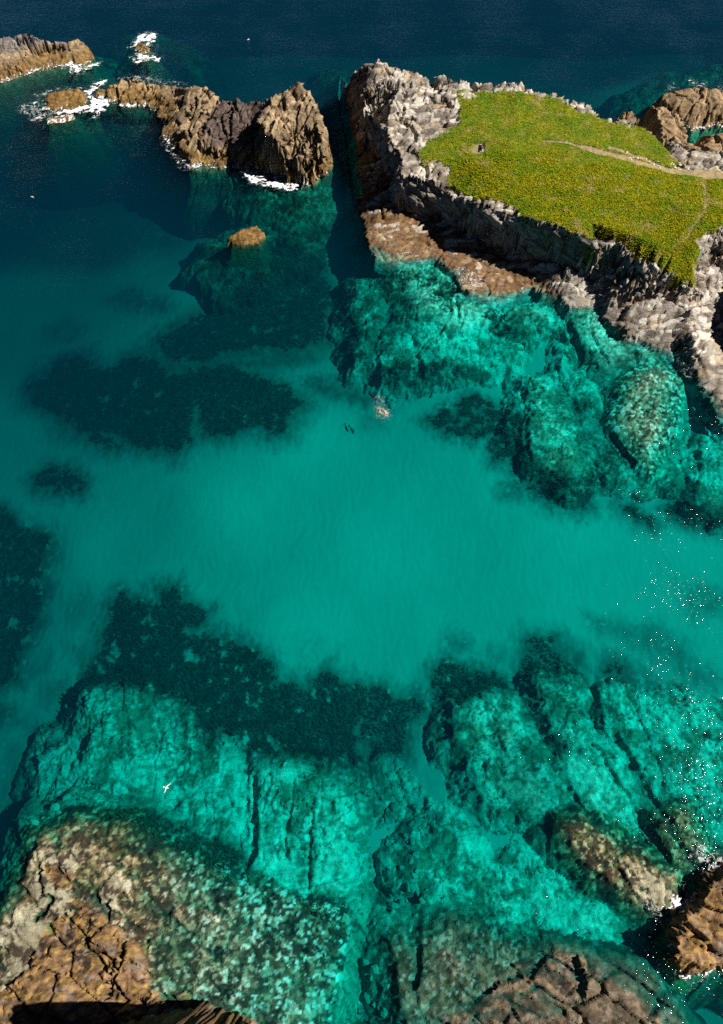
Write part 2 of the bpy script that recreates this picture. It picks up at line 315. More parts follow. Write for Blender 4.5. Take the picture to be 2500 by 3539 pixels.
far_e = [P(2640, 560, 10.2), P(2640, 740, 10.0), P(2640, 1030, 1.0), P(2640, 1280, -1.0), P(2660, 1480, -1.5), P(2660, 1640, -2.5)]
outer = back(n_rim, .45, -6) + [(P(2340,572,0)[0]+3, P(2340,572,0)[1]+6, -4), (P(2640,500,0)[0], P(2640,500,0)[1], -3)] + far_e + shift(spur_b[::-1], -1.0, -2, -3) + shift(c_base[::-1], -.4, -2.2, -2.6) + shift(shelf_o[::-1], -.4, -2.2, -2.4) + shift(w_base[::-1], -2.0, -.6, -6) + [(P(1190,262)[0] - 1, P(1190,262)[1] + 6, -6)]
w_foot = [(lerp(a[0], b[0], .78), lerp(a[1], b[1], .78), 3.0) for a, b in zip(w_base[1:], [w_rim[1], w_rim[3], w_rim[4], w_rim[6], w_rim[8], w_rim[9]])]
HEAD, HEAD_SL = land('headland', outer, [n_rim, w_rim, s_rim, w_base, shelf_o, shelf_i, c_base, spur_b, e_rim, spur, gul, gul2, n_edge, w_foot, s_foot[:7], s_foot[7:],
    PL([(1300,270,11.2),(1400,300,11.4),(1480,310,11.2),(1520,300,11.0)]), PL([(1340,400,10.4),(1440,450,10.6),(1450,560,9.8)]),
    PL([(1600,400,12.0),(1700,420,12.2),(1850,420,12.0),(2050,460,11.4),(2200,500,10.8)]),
    PL([(1600,560,10.8),(1750,600,11.8),(1950,640,12.0),(2150,680,12.0),(2350,700,11.4),(2480,720,11.2)]),
    PL([(2000,760,12.0),(2150,800,11.4),(2300,860,10.0),(2380,900,9.2)]),
    PL([(2120,870,7.2),(2180,930,6.2),(2250,960,6.0),(2320,1000,5.0)]),
    PL([(2050,880,6.0),(2090,950,4.2),(2110,1030,2.2)]),
    PL([(2180,1040,3.0),(2260,1050,3.2),(2340,1060,3.6)]),
    PL([(2170,1130,1.8),(2250,1130,2.0),(2330,1150,2.0)]),
    PL([(2060,1000,1.6),(2030,960,2.6),(1960,930,4.0)]),
    PL([(1280,640,1.0),(1380,680,1.4)]),
    PL([(1300,780,1.2),(1400,800,1.3),(1520,830,1.2),(1640,900,1.0),(1740,940,.9)])], 1.0, 10, 1)
WALLS = [(w_rim[1:] + s_rim[:12], 0)]
# north-east fin and outcrops
fin_c = PL([(2232,392,3.0),(2252,372,7.4),(2275,378,7.8),(2300,375,7.6),(2327,396,7.2),(2345,420,6.6),(2360,450,6.0)])
fin_w = PL([(2262,388,7.0),(2281,420,7.6),(2290,450,8.0),(2292,478,8.6)])
fin_e = PL([(2368,485,6.0),(2400,505,8.0)])
land('rock_fin', back(fin_c, .5, -3) + shift(fin_e, 3, 1, -3) + [P(2420,520,9.0), P(2340,510,9.0)] + [P(2300, 500, 7.0)] + shift(fin_w[::-1], -2.2, .5, 0.5), [fin_c, fin_w, fin_e, PL([(2320,440,7.2),(2330,470,7.8)])], 0.8, 130, 4)
nk = PL([(2300,488,8.6),(2330,494,9.4),(2400,512,9.6),(2450,520,9.6),(2560,520,9.8)])
land('neck_rock', back(nk, .5, -3) + [P(2600,600,9.6), P(2500,585,10.1), P(2400,585,10.1), P(2340,575,10.1), P(2318,540,9.8)], [nk, PL([(2350,550,9.8),(2420,560,10.0),(2500,560,10.2)])], 0.7, 150, 1)
ne = PL([(2258,368,.6),(2286,321,3.2),(2327,306,3.8),(2397,303,4.2),(2440,315,4.0),(2466,302,3.4),(2520,300,3.0),(2640,300,3.0)])
neb = PL([(2262,384,0),(2300,400,.2),(2361,425,.2),(2394,452,0),(2433,440,0),(2477,430,0),(2540,440,0),(2640,450,0)])
land('northeast_rock', back(ne, .8, -3) + shift(neb[::-1], 0, -2, -3), [ne, neb, PL([(2300,350,2.8),(2360,340,3.6),(2420,360,3.4),(2480,360,3.0),(2600,360,3.0)]), PL([(2320,390,1.2),(2400,410,1.4),(2470,400,1.6),(2600,400,1.6)])], 0.8, 120, 4)
b2 = PL([(2415,486,1.0),(2436,472,5.0),(2470,464,6.0),(2520,466,6.4),(2640,470,6.5)])
land('dark_outcrop', back(b2, .5, -2) + [P(2640,540,8.0), P(2500,540,8.5), P(2430,505,6.5)], [b2, PL([(2450,495,6.2),(2520,505,7.0)])], 0.8, 160, 4)
lw = PL([(2112,420,0.4),(2122,404,1.8),(2150,398,2.4),(2165,380,2.6),(2190,392,2.2),(2215,404,1.4)])
land('low_stack', back(lw, .6, -3) + [P(2230,430,0), P(2170,450,0), P(2110,440,-1)], [lw], 0.7, 60, 4)
# mainland to the right of the frame (its shadow reaches into the gully)
ml = [(P(2720,760,11)[0], P(2720,760,11)[1], 11.5), (P(2700,900,11)[0], P(2700,900,11)[1], 11.0), (P(2680,1040,10)[0], P(2680,1040,10)[1], 10.0), (P(2730,1180,7)[0], P(2730,1180,7)[1], 7.0), (P(2900,1300,4)[0], P(2900,1300,4)[1], 4.0)]
land('mainland_cliff', [(a - 3.0, b, -.5) for a, b, c in ml] + [(99.5, P(2900,1300,4)[1] - 4, 4.0), (99.5, P(2720,560,11)[1], 11.0), (P(2640,560,10)[0], P(2640,560,10)[1], 10.2)], [ml], 1.0, 70, 1)

# south-west tidal rock, emerging parts of the shelf
e1 = PL([(142,3000,.12),(160,2972,.15),(230,2966,.1),(270,3040,.15),(250,3085,.1),(181,3105,.1),(150,3085,.12)])
land('tidal_slab', e1, [PL([(170,3000,.5),(220,3010,.5),(200,3070,.45)])], 0.55, 150, 8, 0.3, 1.5)
e2 = PL([(200,3130,.05),(300,3105,.05),(371,3117,.1),(390,3165,.1),(425,3225,.05),(440,3250,.1),(500,3262,.1),(506,3330,.1),(508,3440,.1),(604,3484,.1),(700,3508,.1),(760,3600,.1),(700,3750,.1),(-80,3750,.2),(-60,3450,.2),(20,3390,.1),(70,3290,.05),(110,3190,.05)])
land('tidal_rock', e2, [PL([(200,3200,.55),(300,3180,.6),(360,3230,.5)]), PL([(120,3320,.6),(250,3290,.9),(380,3300,.6)]), PL([(60,3450,.8),(200,3420,1.1),(330,3410,1.0),(400,3420,.6)]), PL([(420,3300,.7),(425,3380,.5),(410,3450,.9)]), PL([(470,3290,.8),(480,3380,.7),(500,3470,1.2),(560,3530,2.0)]), PL([(0,3560,1.4),(200,3520,1.6),(400,3540,2.0)])], 0.75, 150, 8, 0.3, 1.8)
cl = [(-46, -18, 6), (-36, -16, 12), (-29, -14.2, 19), (-24.5, -13.2, 24), (-21, -12.5, 27), (-18.5, -13.6, 22), (-15, -14.6, 17), (-11, -16.5, 10), (-3, -18.5, 7)]  # off-frame cliff, rim heights shaped to cast the bottom-left shadow
shade_cliff_o = [(a, b + .7, .6) for a, b, c in cl] + [(14, -20, 0), (14, -23.8, 0), (-56, -23.8, 0), (-56, -20.0, .6)]
land('offframe_shade_cliff', shade_cliff_o, [cl, [(-18, -20, 26), (-4, -21, 12)], [(-48, -21, 6)], [(-34, -20.5, 14)]], 0.8, 150, 8, 1.3, .15)
# rock shelf at the bottom: the part above water
e3 = PL([(1690,3480,.1),(1720,3430,.15),(1800,3400,.1),(1900,3370,.1),(1990,3370,.15),(2100,3385,.2),(2180,3420,.1),(2230,3470,.1),(2270,3530,.1),(2310,3620,.1),(2250,3750,.2),(1500,3750,.2),(1500,3590,.1),(1600,3530,.1)])
land('tidal_ledge', e3, [PL([(1780,3470,.2),(1900,3440,.1),(2050,3450,.3),(2150,3460,.8),(2200,3510,.6)]), PL([(1700,3540,.1),(1900,3520,.1),(2100,3530,.6),(2220,3570,.6)]), PL([(1750,3620,1.4),(2000,3620,1.6)])], 0.7, 150, 10, 0.3, 1.8)
# south-east outcrop
so = PL([(2330,3340,0),(2308,3290,0),(2312,3220,0),(2318,3160,0),(2345,3140,0),(2372,3130,0),(2400,3070,0),(2430,3020,0),(2480,2985,0),(2560,2960,0),(2700,3000,0),(2700,3420,0),(2520,3345,0),(2450,3360,0),(2370,3382,0)])
sor = [(lerp(a, so[11][0], .0), b, c) for a, b, c in so]
cen = P(2480, 3200, 2)
ring = [(lerp(a, cen[0], .22), lerp(b, cen[1], .22), 2.2) for a, b, c in so]
land('outcrop', [(lerp(a, cen[0], -.12), lerp(b, cen[1], -.12), -2.0) for a, b, c in so], [so, ring, PL([(2345,3150,2.6),(2352,3230,3.0),(2340,3320,2.0)]), PL([(2420,3180,2.2),(2440,3240,2.6),(2470,3290,2.4)]), PL([(2450,3080,2.6),(2520,3100,3.4),(2560,3200,3.6)])], 0.7, 150, 9)

# ---- crevices: polylines cut into the rock (px, width m, depth m)
for px, w, dpt, z in [([(2331,1215),(2370,1300),(2420,1390),(2500,1490),(2600,1600)], 1.3, 3.0, -1), ([(2110,1500),(2150,1560),(2190,1600)], .6, 1.5, -2),
    ([(1940,2690),(1990,2760),(2060,2850)], .8, 1.6, -2), ([(2040,2560),(2110,2640),(2180,2760),(2240,2860),(2300,2960)], .7, 1.6, -2), ([(2140,2530),(2210,2660),(2280,2780),(2340,2900),(2400,3010)], .8, 1.8, -2),
    ([(2180,2800),(2260,2900)], .5, 1.0, -2), ([(880,2690),(875,2800),(880,2900),(850,2990)], .9, 2.2, -3), ([(1010,2700),(1000,2850),(985,2950)], .5, 1.2, -2), ([(1080,2760),(1075,2930),(1070,3060)], .5, 1.2, -2), ([(870,2860),(980,2855),(1060,2910)], .5, 1.0, -2), ([(1075,2930),(1180,2880)], .6, 1.0, -2),
    ([(980,3060),(1090,3050),(1190,3020)], .7, 1.3, -2), ([(1440,3400),(1452,3280)], .7, 2.0, -1), ([(1420,3360),(1440,3440),(1480,3560)], .4, .9, -1), ([(140,3000),(140,3095),(185,3112),(120,3170)], .35, 1.2, 0),
    ([(1480,3235),(1570,3200)], .5, 1.2, -1), ([(430,3245),(420,3330),(370,3440)], .35, .8, 0), ([(400,3300),(375,3430)], .3, .6, 0), ([(1620,3470),(1720,3400),(1850,3350)], .3, .5, 0), ([(1985,3330),(2000,3400),(2005,3440)], .7, 1.6, 0),
    ([(2090,2950),(2160,3010),(2230,3080)], .5, 1.0, -1), ([(1500,1020),(1575,1030),(1580,1090)], .5, 1.2, -1), ([(1960,1090),(1990,1160),(2020,1240)], .7, 1.4, -1), ([(2035,1100),(2050,1180),(2110,1260)], .4, 1.0, -1),
    ([(1830,1480),(2000,1460)], .3, .6, -2), ([(1830,1560),(2010,1540)], .3, .6, -2), ([(1930,1330),(1960,1420)], .3, .5, -2), ([(800,440),(790,520),(795,575)], .4, 1.0, 3), ([(720,400),(700,470)], .35, 1.0, 4), ([(660,380),(650,480)], .4, 1.0, 4), ([(770,450),(800,560)], .4, .9, 3),
    ([(1492,262),(1500,300),(1530,330)], .6, 1.6, 11), ([(1312,300),(1320,380),(1340,420)], .3, .8, 10), ([(1400,380),(1385,420)], .3, .7, 10)]:
    pts = PL(px, z); sl = bbox(pts, 4)
    d = line_d(pts, WX[sl] * 1.3 - gx[sl] * .3, WY[sl] * 1.3 - gy[sl] * .3) + .5 * w * fbm(gx[sl] / 2.5, gy[sl] / 2.5, 3, 77)
    H[sl] -= dpt * (.38 if z < 0 else 1) * (1 - smooth(.25 * w, w, d)) * (LAB[sl] > 0)

# ---- rock relief: tilted, jointed blocks along the strata
rock = (LAB > 0) & (AMP > 0)
turf_poly = PL([(1590,310,12),(1640,320,12.3),(1700,318,12.8),(1800,322,13.2),(1860,330,12.8),(1930,345,12.4),(1980,380,11.9),(2045,405,11.5),(2100,426,11.2),(2160,440,11),(2210,445,11),(2250,470,10.8),(2285,510,10.4),(2310,548,10.2),
  (2380,590,10.0),(2430,590,10.0),(2470,572,10),(2640,565,10),(2640,735,10),(2487,790,9.6),(2430,815,9.2),(2393,850,8.8),(2398,940,8.4),(2395,968,7.5),(2340,950,8.2),(2300,925,8.6),(2245,895,9.5),(2195,866,10.2),(2180,838,10.6),(2120,828,11.1),(2050,818,11.6),(1990,798,11.8),(1940,776,11.8),(1880,755,11.5),(1815,740,11.2),
  (1740,690,11.0),(1650,670,10.4),(1575,655,8.4),(1510,618,8.6),(1460,570,9.4),(1450,530,9.8),(1480,490,10.2),(1540,470,10.8),(1590,430,11.6),(1600,380,12)])
tsl = HEAD_SL
TD = np.full(H.shape, -50.0); TD[tsl] = poly_sd(turf_poly, WX[tsl], WY[tsl])
for px, r_ in [((1530,590),1.8),((1500,560),1.0),((1870,358),1.6),((1620,345),2.0),((2080,850),2.5),((2130,868),2.5)]:
    a = P(px[0], px[1], 10.5 if px[1] < 800 else 9); dd = np.hypot(WX - a[0], (WY - a[1]) * .8)
    TD = np.where(LAB == HEAD, np.minimum(TD, dd - r_), TD)
TURF = smooth(-.4, .4, TD + .7 * smooth(14, 26, gx) + 1.5 * fbm(gx / 1.8, gy / 1.8, 4, 221, .65)) * (LAB == HEAD)
n_path = fbm(gx / 2.5, gy / 2.5, 3, 801)
pathc = PL([(1880,485,11.8),(1960,495,11.6),(2020,512,11.4),(2080,528,11.2),(2160,550,10.8),(2240,575,10.5),(2330,592,10.1),(2420,597,10.0),(2450,605,10.0),(2620,580,10)])
path2 = PL([(2110,512,11),(2160,525,10.8),(2220,548,10.5),(2270,572,10.3)])
path3 = PL([(2432,610,10),(2435,680,10),(2432,740,9.8),(2400,790,9.4),(2370,840,9.0)])
PATH = np.zeros(H.shape)
x, y = WX[tsl] * .7 + gx[tsl] * .3, WY[tsl] * .7 + gy[tsl] * .3
wpath = .12 + .75 * smooth(36, 50, gx[tsl]) + .6 * smooth(62, 72, gx[tsl]) + .2 * n_path[tsl]
PATH[tsl] = np.maximum(1 - smooth(wpath * .7, wpath * 1.3, line_d(pathc, x, y)), .95 * (1 - smooth(.25, .7, line_d(path2, x, y))))
PATH[tsl] = np.maximum(PATH[tsl], .40 * (1 - smooth(.3, 1.6, line_d(path3, x, y))))
bp = P(1668, 512, 11.3)
PATH = np.maximum(PATH, (1 - smooth(1.0, 2.0, np.hypot(WX - bp[0] + .5, WY - bp[1]))) * .9) * (LAB == HEAD)
gyz, gxz = np.gradient(H, G); SLOPE = np.hypot(gxz, gyz)
rn, rx, ry = H[rock], gx[rock], gy[rock]
c, s = np.cos(ROT[rock]), np.sin(ROT[rock])
wu = 1.2 * fbm(rx / 7, ry / 7, 3, 61); wv = 1.2 * fbm(rx / 7, ry / 7, 3, 71)
u = c * rx + s * ry + wu; v = -s * rx + c * ry + wv + .75 * rn
f1, f2, ha, hb, hc, ox, oy = voro(u / 3.8, v / 1.5, 101)
rel = (ha - .5) * 1.5 + ox * (hb - .5) * 1.8 + oy * (hc - .3) * 1.8 - .9 * (1 - smooth(.02, .16, f2 - f1))
CELL = ha
rough_m = .35 + .65 * smooth(-.25, .3, fbm(rx / 8, ry / 8, 3, 93))
rel *= rough_m
F1b, F2b, Ha, Hb, Hc, Ox, Oy = voro(u / 8.5 + .7, v / 3.6, 111)
rel += (Ha - .5) * 1.5 + Ox * (Hb - .5) * 2.4 + Oy * (Hc - .35) * 2.6 - 1.6 * (1 - smooth(.02, .10, F2b - F1b))
f1, f2, ha, hb, hc, ox, oy = voro(u / 2.6 + 3.3, v / 1.05, 131)
rel += .42 * rough_m * ((ha - .5) * 1.3 + ox * (hb - .5) * 1.0 + oy * (hc - .5) * 1.1 - .7 * (1 - smooth(.02, .2, f2 - f1)))
CELL2 = ha
sv_ = (-np.sin(ROT[rock] + R(62)) * rx + np.cos(ROT[rock] + R(62)) * ry) + 1.6 * wu + .5 * rn + (CELL - .5) * 1.2
fr1 = sv_ / 2.3 - np.floor(sv_ / 2.3); 
rel += .95 * (fr1 - .5) * smooth(-.3, .2, fbm(rx / 6, ry / 6, 2, 97))
rel += .15 * fbm(u / 1.2, v / .5, 4, 91, .65) + .5 * (np.abs(fbm(u / 9, v / 3, 3, 95)) - .2)
under = 1 - .45 * smooth(-.2, -1.5, rn)
tf = TURF[rock]
low = np.where(np.isin(LAB[rock], [HEAD]), lerp(.38, 1, smooth(1.0, 3.5, rn)), 1.0)
lift = np.isin(LAB[rock], [LANDS.index(q) + 1 for q in ('tidal_rock', 'tidal_slab', 'tidal_ledge')]) * smooth(.05, .5, rn) * .42
H[rock] = rn + (rel * AMP[rock] + lift) * under * low * (1 - .92 * tf) * .62
# meadow tussocks, path worn in
H += TURF * (.09 * fbm(gx / 1.1, gy / 1.1, 4, 201, .6) + .25 * fbm(gx / 6, gy / 6, 2, 211)) * (1 - .8 * PATH) - .22 * PATH * TURF

# steep faces: push ledges in and out sideways
DX = np.zeros(H.shape); DY = np.zeros(H.shape)
st = rock & (SLOPE > .8) & (H > -.5) & (TURF < .5)
k = smooth(.8, 2.0, SLOPE[st]) * AMP[st]; nxn = -gxz[st] / SLOPE[st]; nyn = -gyz[st] / SLOPE[st]
tang = gx[st] * -nyn + gy[st] * nxn
q1 = voro(tang / 3.2 + .2 * H[st], (H[st] + .35 * tang) / 1.5, 303); q2 = voro(tang / 1.2, (H[st] + .3 * tang) / .6, 307)
led = .5 * fbm(tang / 2.6, H[st] / .8 + .25 * tang, 4, 301, .6) + 1.5 * (q1[2] - .5) - .6 * (1 - smooth(.02, .15, q1[1] - q1[0])) + .55 * (q2[2] - .5)
DX[st] = nxn * k * led; DY[st] = nyn * k * led

# ------------------------------------------------------------------ albedo per point (colours of rock, weed, sand, turf, with painted caustic cells)
def C(*a): return np.array(a)
ALB = np.zeros(H.shape + (3,))
n1 = fbm(gx / 5, gy / 5, 4, 401, .6); n2 = fbm(gx / .8, gy / .8, 3, 411, .6); n3 = fbm(gx / 2.0, gy / 2.0, 4, 421, .65)
ALB[:] = C(.40, .38, .30) * (1 + .05 * n1 + .04 * n2)[..., None]
rk = np.zeros((rn.size, 3)); t = TINT[rock]; z = H[rock]
a1, a2, a3 = n1[rock], n2[rock], n3[rock]
pal = {1: ((.50,.45,.385), (.12,.098,.079)), 2: ((.40,.29,.17), (.15,.105,.065)), 3: ((.25,.145,.045), (.12,.07,.025)), 4: ((.40,.28,.16), (.14,.095,.055)),
       5: ((.62,.60,.46), (.40,.41,.30)), 6: ((.46,.43,.30), (.17,.155,.10)), 7: ((.20,.20,.12), (.035,.04,.025)), 8: ((.30,.175,.085), (.11,.064,.03)), 9: ((.40,.235,.11), (.13,.075,.035)), 10: ((.165,.125,.080), (.05,.040,.028))}
mixv = np.clip(.5 + .55 * a3 + .7 * (CELL2 - .5) + .5 * (CELL - .5), 0, 1)
for q, (hi, lo) in pal.items():
    m = t == q
    rk[m] = lerp(np.array(lo), np.array(hi), mixv[m][:, None])
# darker, purplish saddle of the stack
sx0, sy0, _ = P(815, 420, 6.5)
dsd = np.hypot((rx - sx0) / 8.5, (ry - sy0) / 9.5)
m = (LAB[rock] == LANDS.index('sea_stack') + 1)
kk = (m * (1 - smooth(.75, 1.05, dsd + .25 * a1)) * smooth(2.0, 3.6, z))[:, None]
rk = lerp(rk, C(.115, .085, .072) * (1 + .35 * a3[:, None]), kk)
# top of the north-west islet is grey
m = (LAB[rock] == LANDS.index('islet') + 1)
kk = (m * smooth(3.4, 4.6, z + a1))[:, None]
rk = lerp(rk, C(.19, .165, .15) * (1 + .5 * a3[:, None]), kk)
# golden-brown weed and lichen in the tidal band
tid = smooth(-.6, .1, z) * (1 - smooth(1.6, 3.0, z + 1.2 * a1))
west = np.isin(LAB[rock], [LANDS.index(q) + 1 for q in ('islet', 'wave_rock', 'skerry', 'low_ledge', 'sea_stack', 'boulder')])
kk = (tid * west * np.clip(.85 + .5 * a3, 0, 1))[:, None]
rk = lerp(rk, lerp(C(.13, .075, .022), C(.27, .165, .06), np.clip(.5 + .8 * a2 + .4 * a3, 0, 1)[:, None]), kk)
m = LAB[rock] == HEAD
kk = (m * smooth(-.6, .0, z) * (1 - smooth(2.2, 3.4, z + .8 * a1)) * np.clip(.95 + .4 * a3, 0, 1))[:, None] * (1 - smooth(36, 42, rx))[:, None]
rk = lerp(rk, lerp(C(.11, .06, .025), C(.28, .165, .08), np.clip(.5 + .8 * a2 + .4 * a3, 0, 1)[:, None]), kk)
kk = (west * smooth(-.3, -1.2, z) * np.clip(.75 + .8 * a3, 0, 1))[:, None]
rk = lerp(rk, C(.040, .040, .024), kk)
kk = (np.isin(t, [1]) * smooth(-.1, .35, fbm(rx / 5, ry / 5, 4, 441, .6)) * .75)[:, None]
rk = lerp(rk, rk * C(.52, .46, .40), kk)
q_ = fbm(rx / 2.6, ry / 1.6, 4, 451, .65)
kk = (np.isin(t, [8, 9]) * smooth(0, .3, q_) * .7)[:, None]; rk = lerp(rk, C(.36, .23, .075), kk)
kk = (np.isin(t, [8, 9, 10]) * smooth(.05, .3, -q_) * .8)[:, None]; rk = lerp(rk, C(.19, .155, .12), kk)
kk = (np.isin(t, [1]) * smooth(.08, .35, fbm(rx / 4, ry / 3, 4, 461, .6)) * .6)[:, None]; rk = lerp(rk, C(.44, .33, .205), kk)
# orange lichen spots, bleached slabs
kk = (smooth(.42, .55, a3 + .25 * a2) * (z > 3.5) * np.isin(t, [1, 2, 4]) * .75)[:, None]
rk = lerp(rk, C(.42, .22, .04), kk * smooth(.1, .35, fbm(rx / 3, ry / 3, 2, 431))[:, None])
kk = ((CELL2 > .72) * np.isin(t, [1]) * (z > .8) * .6)[:, None]
rk = lerp(rk, C(.60, .545, .47), kk)
ALB[rock] = rk

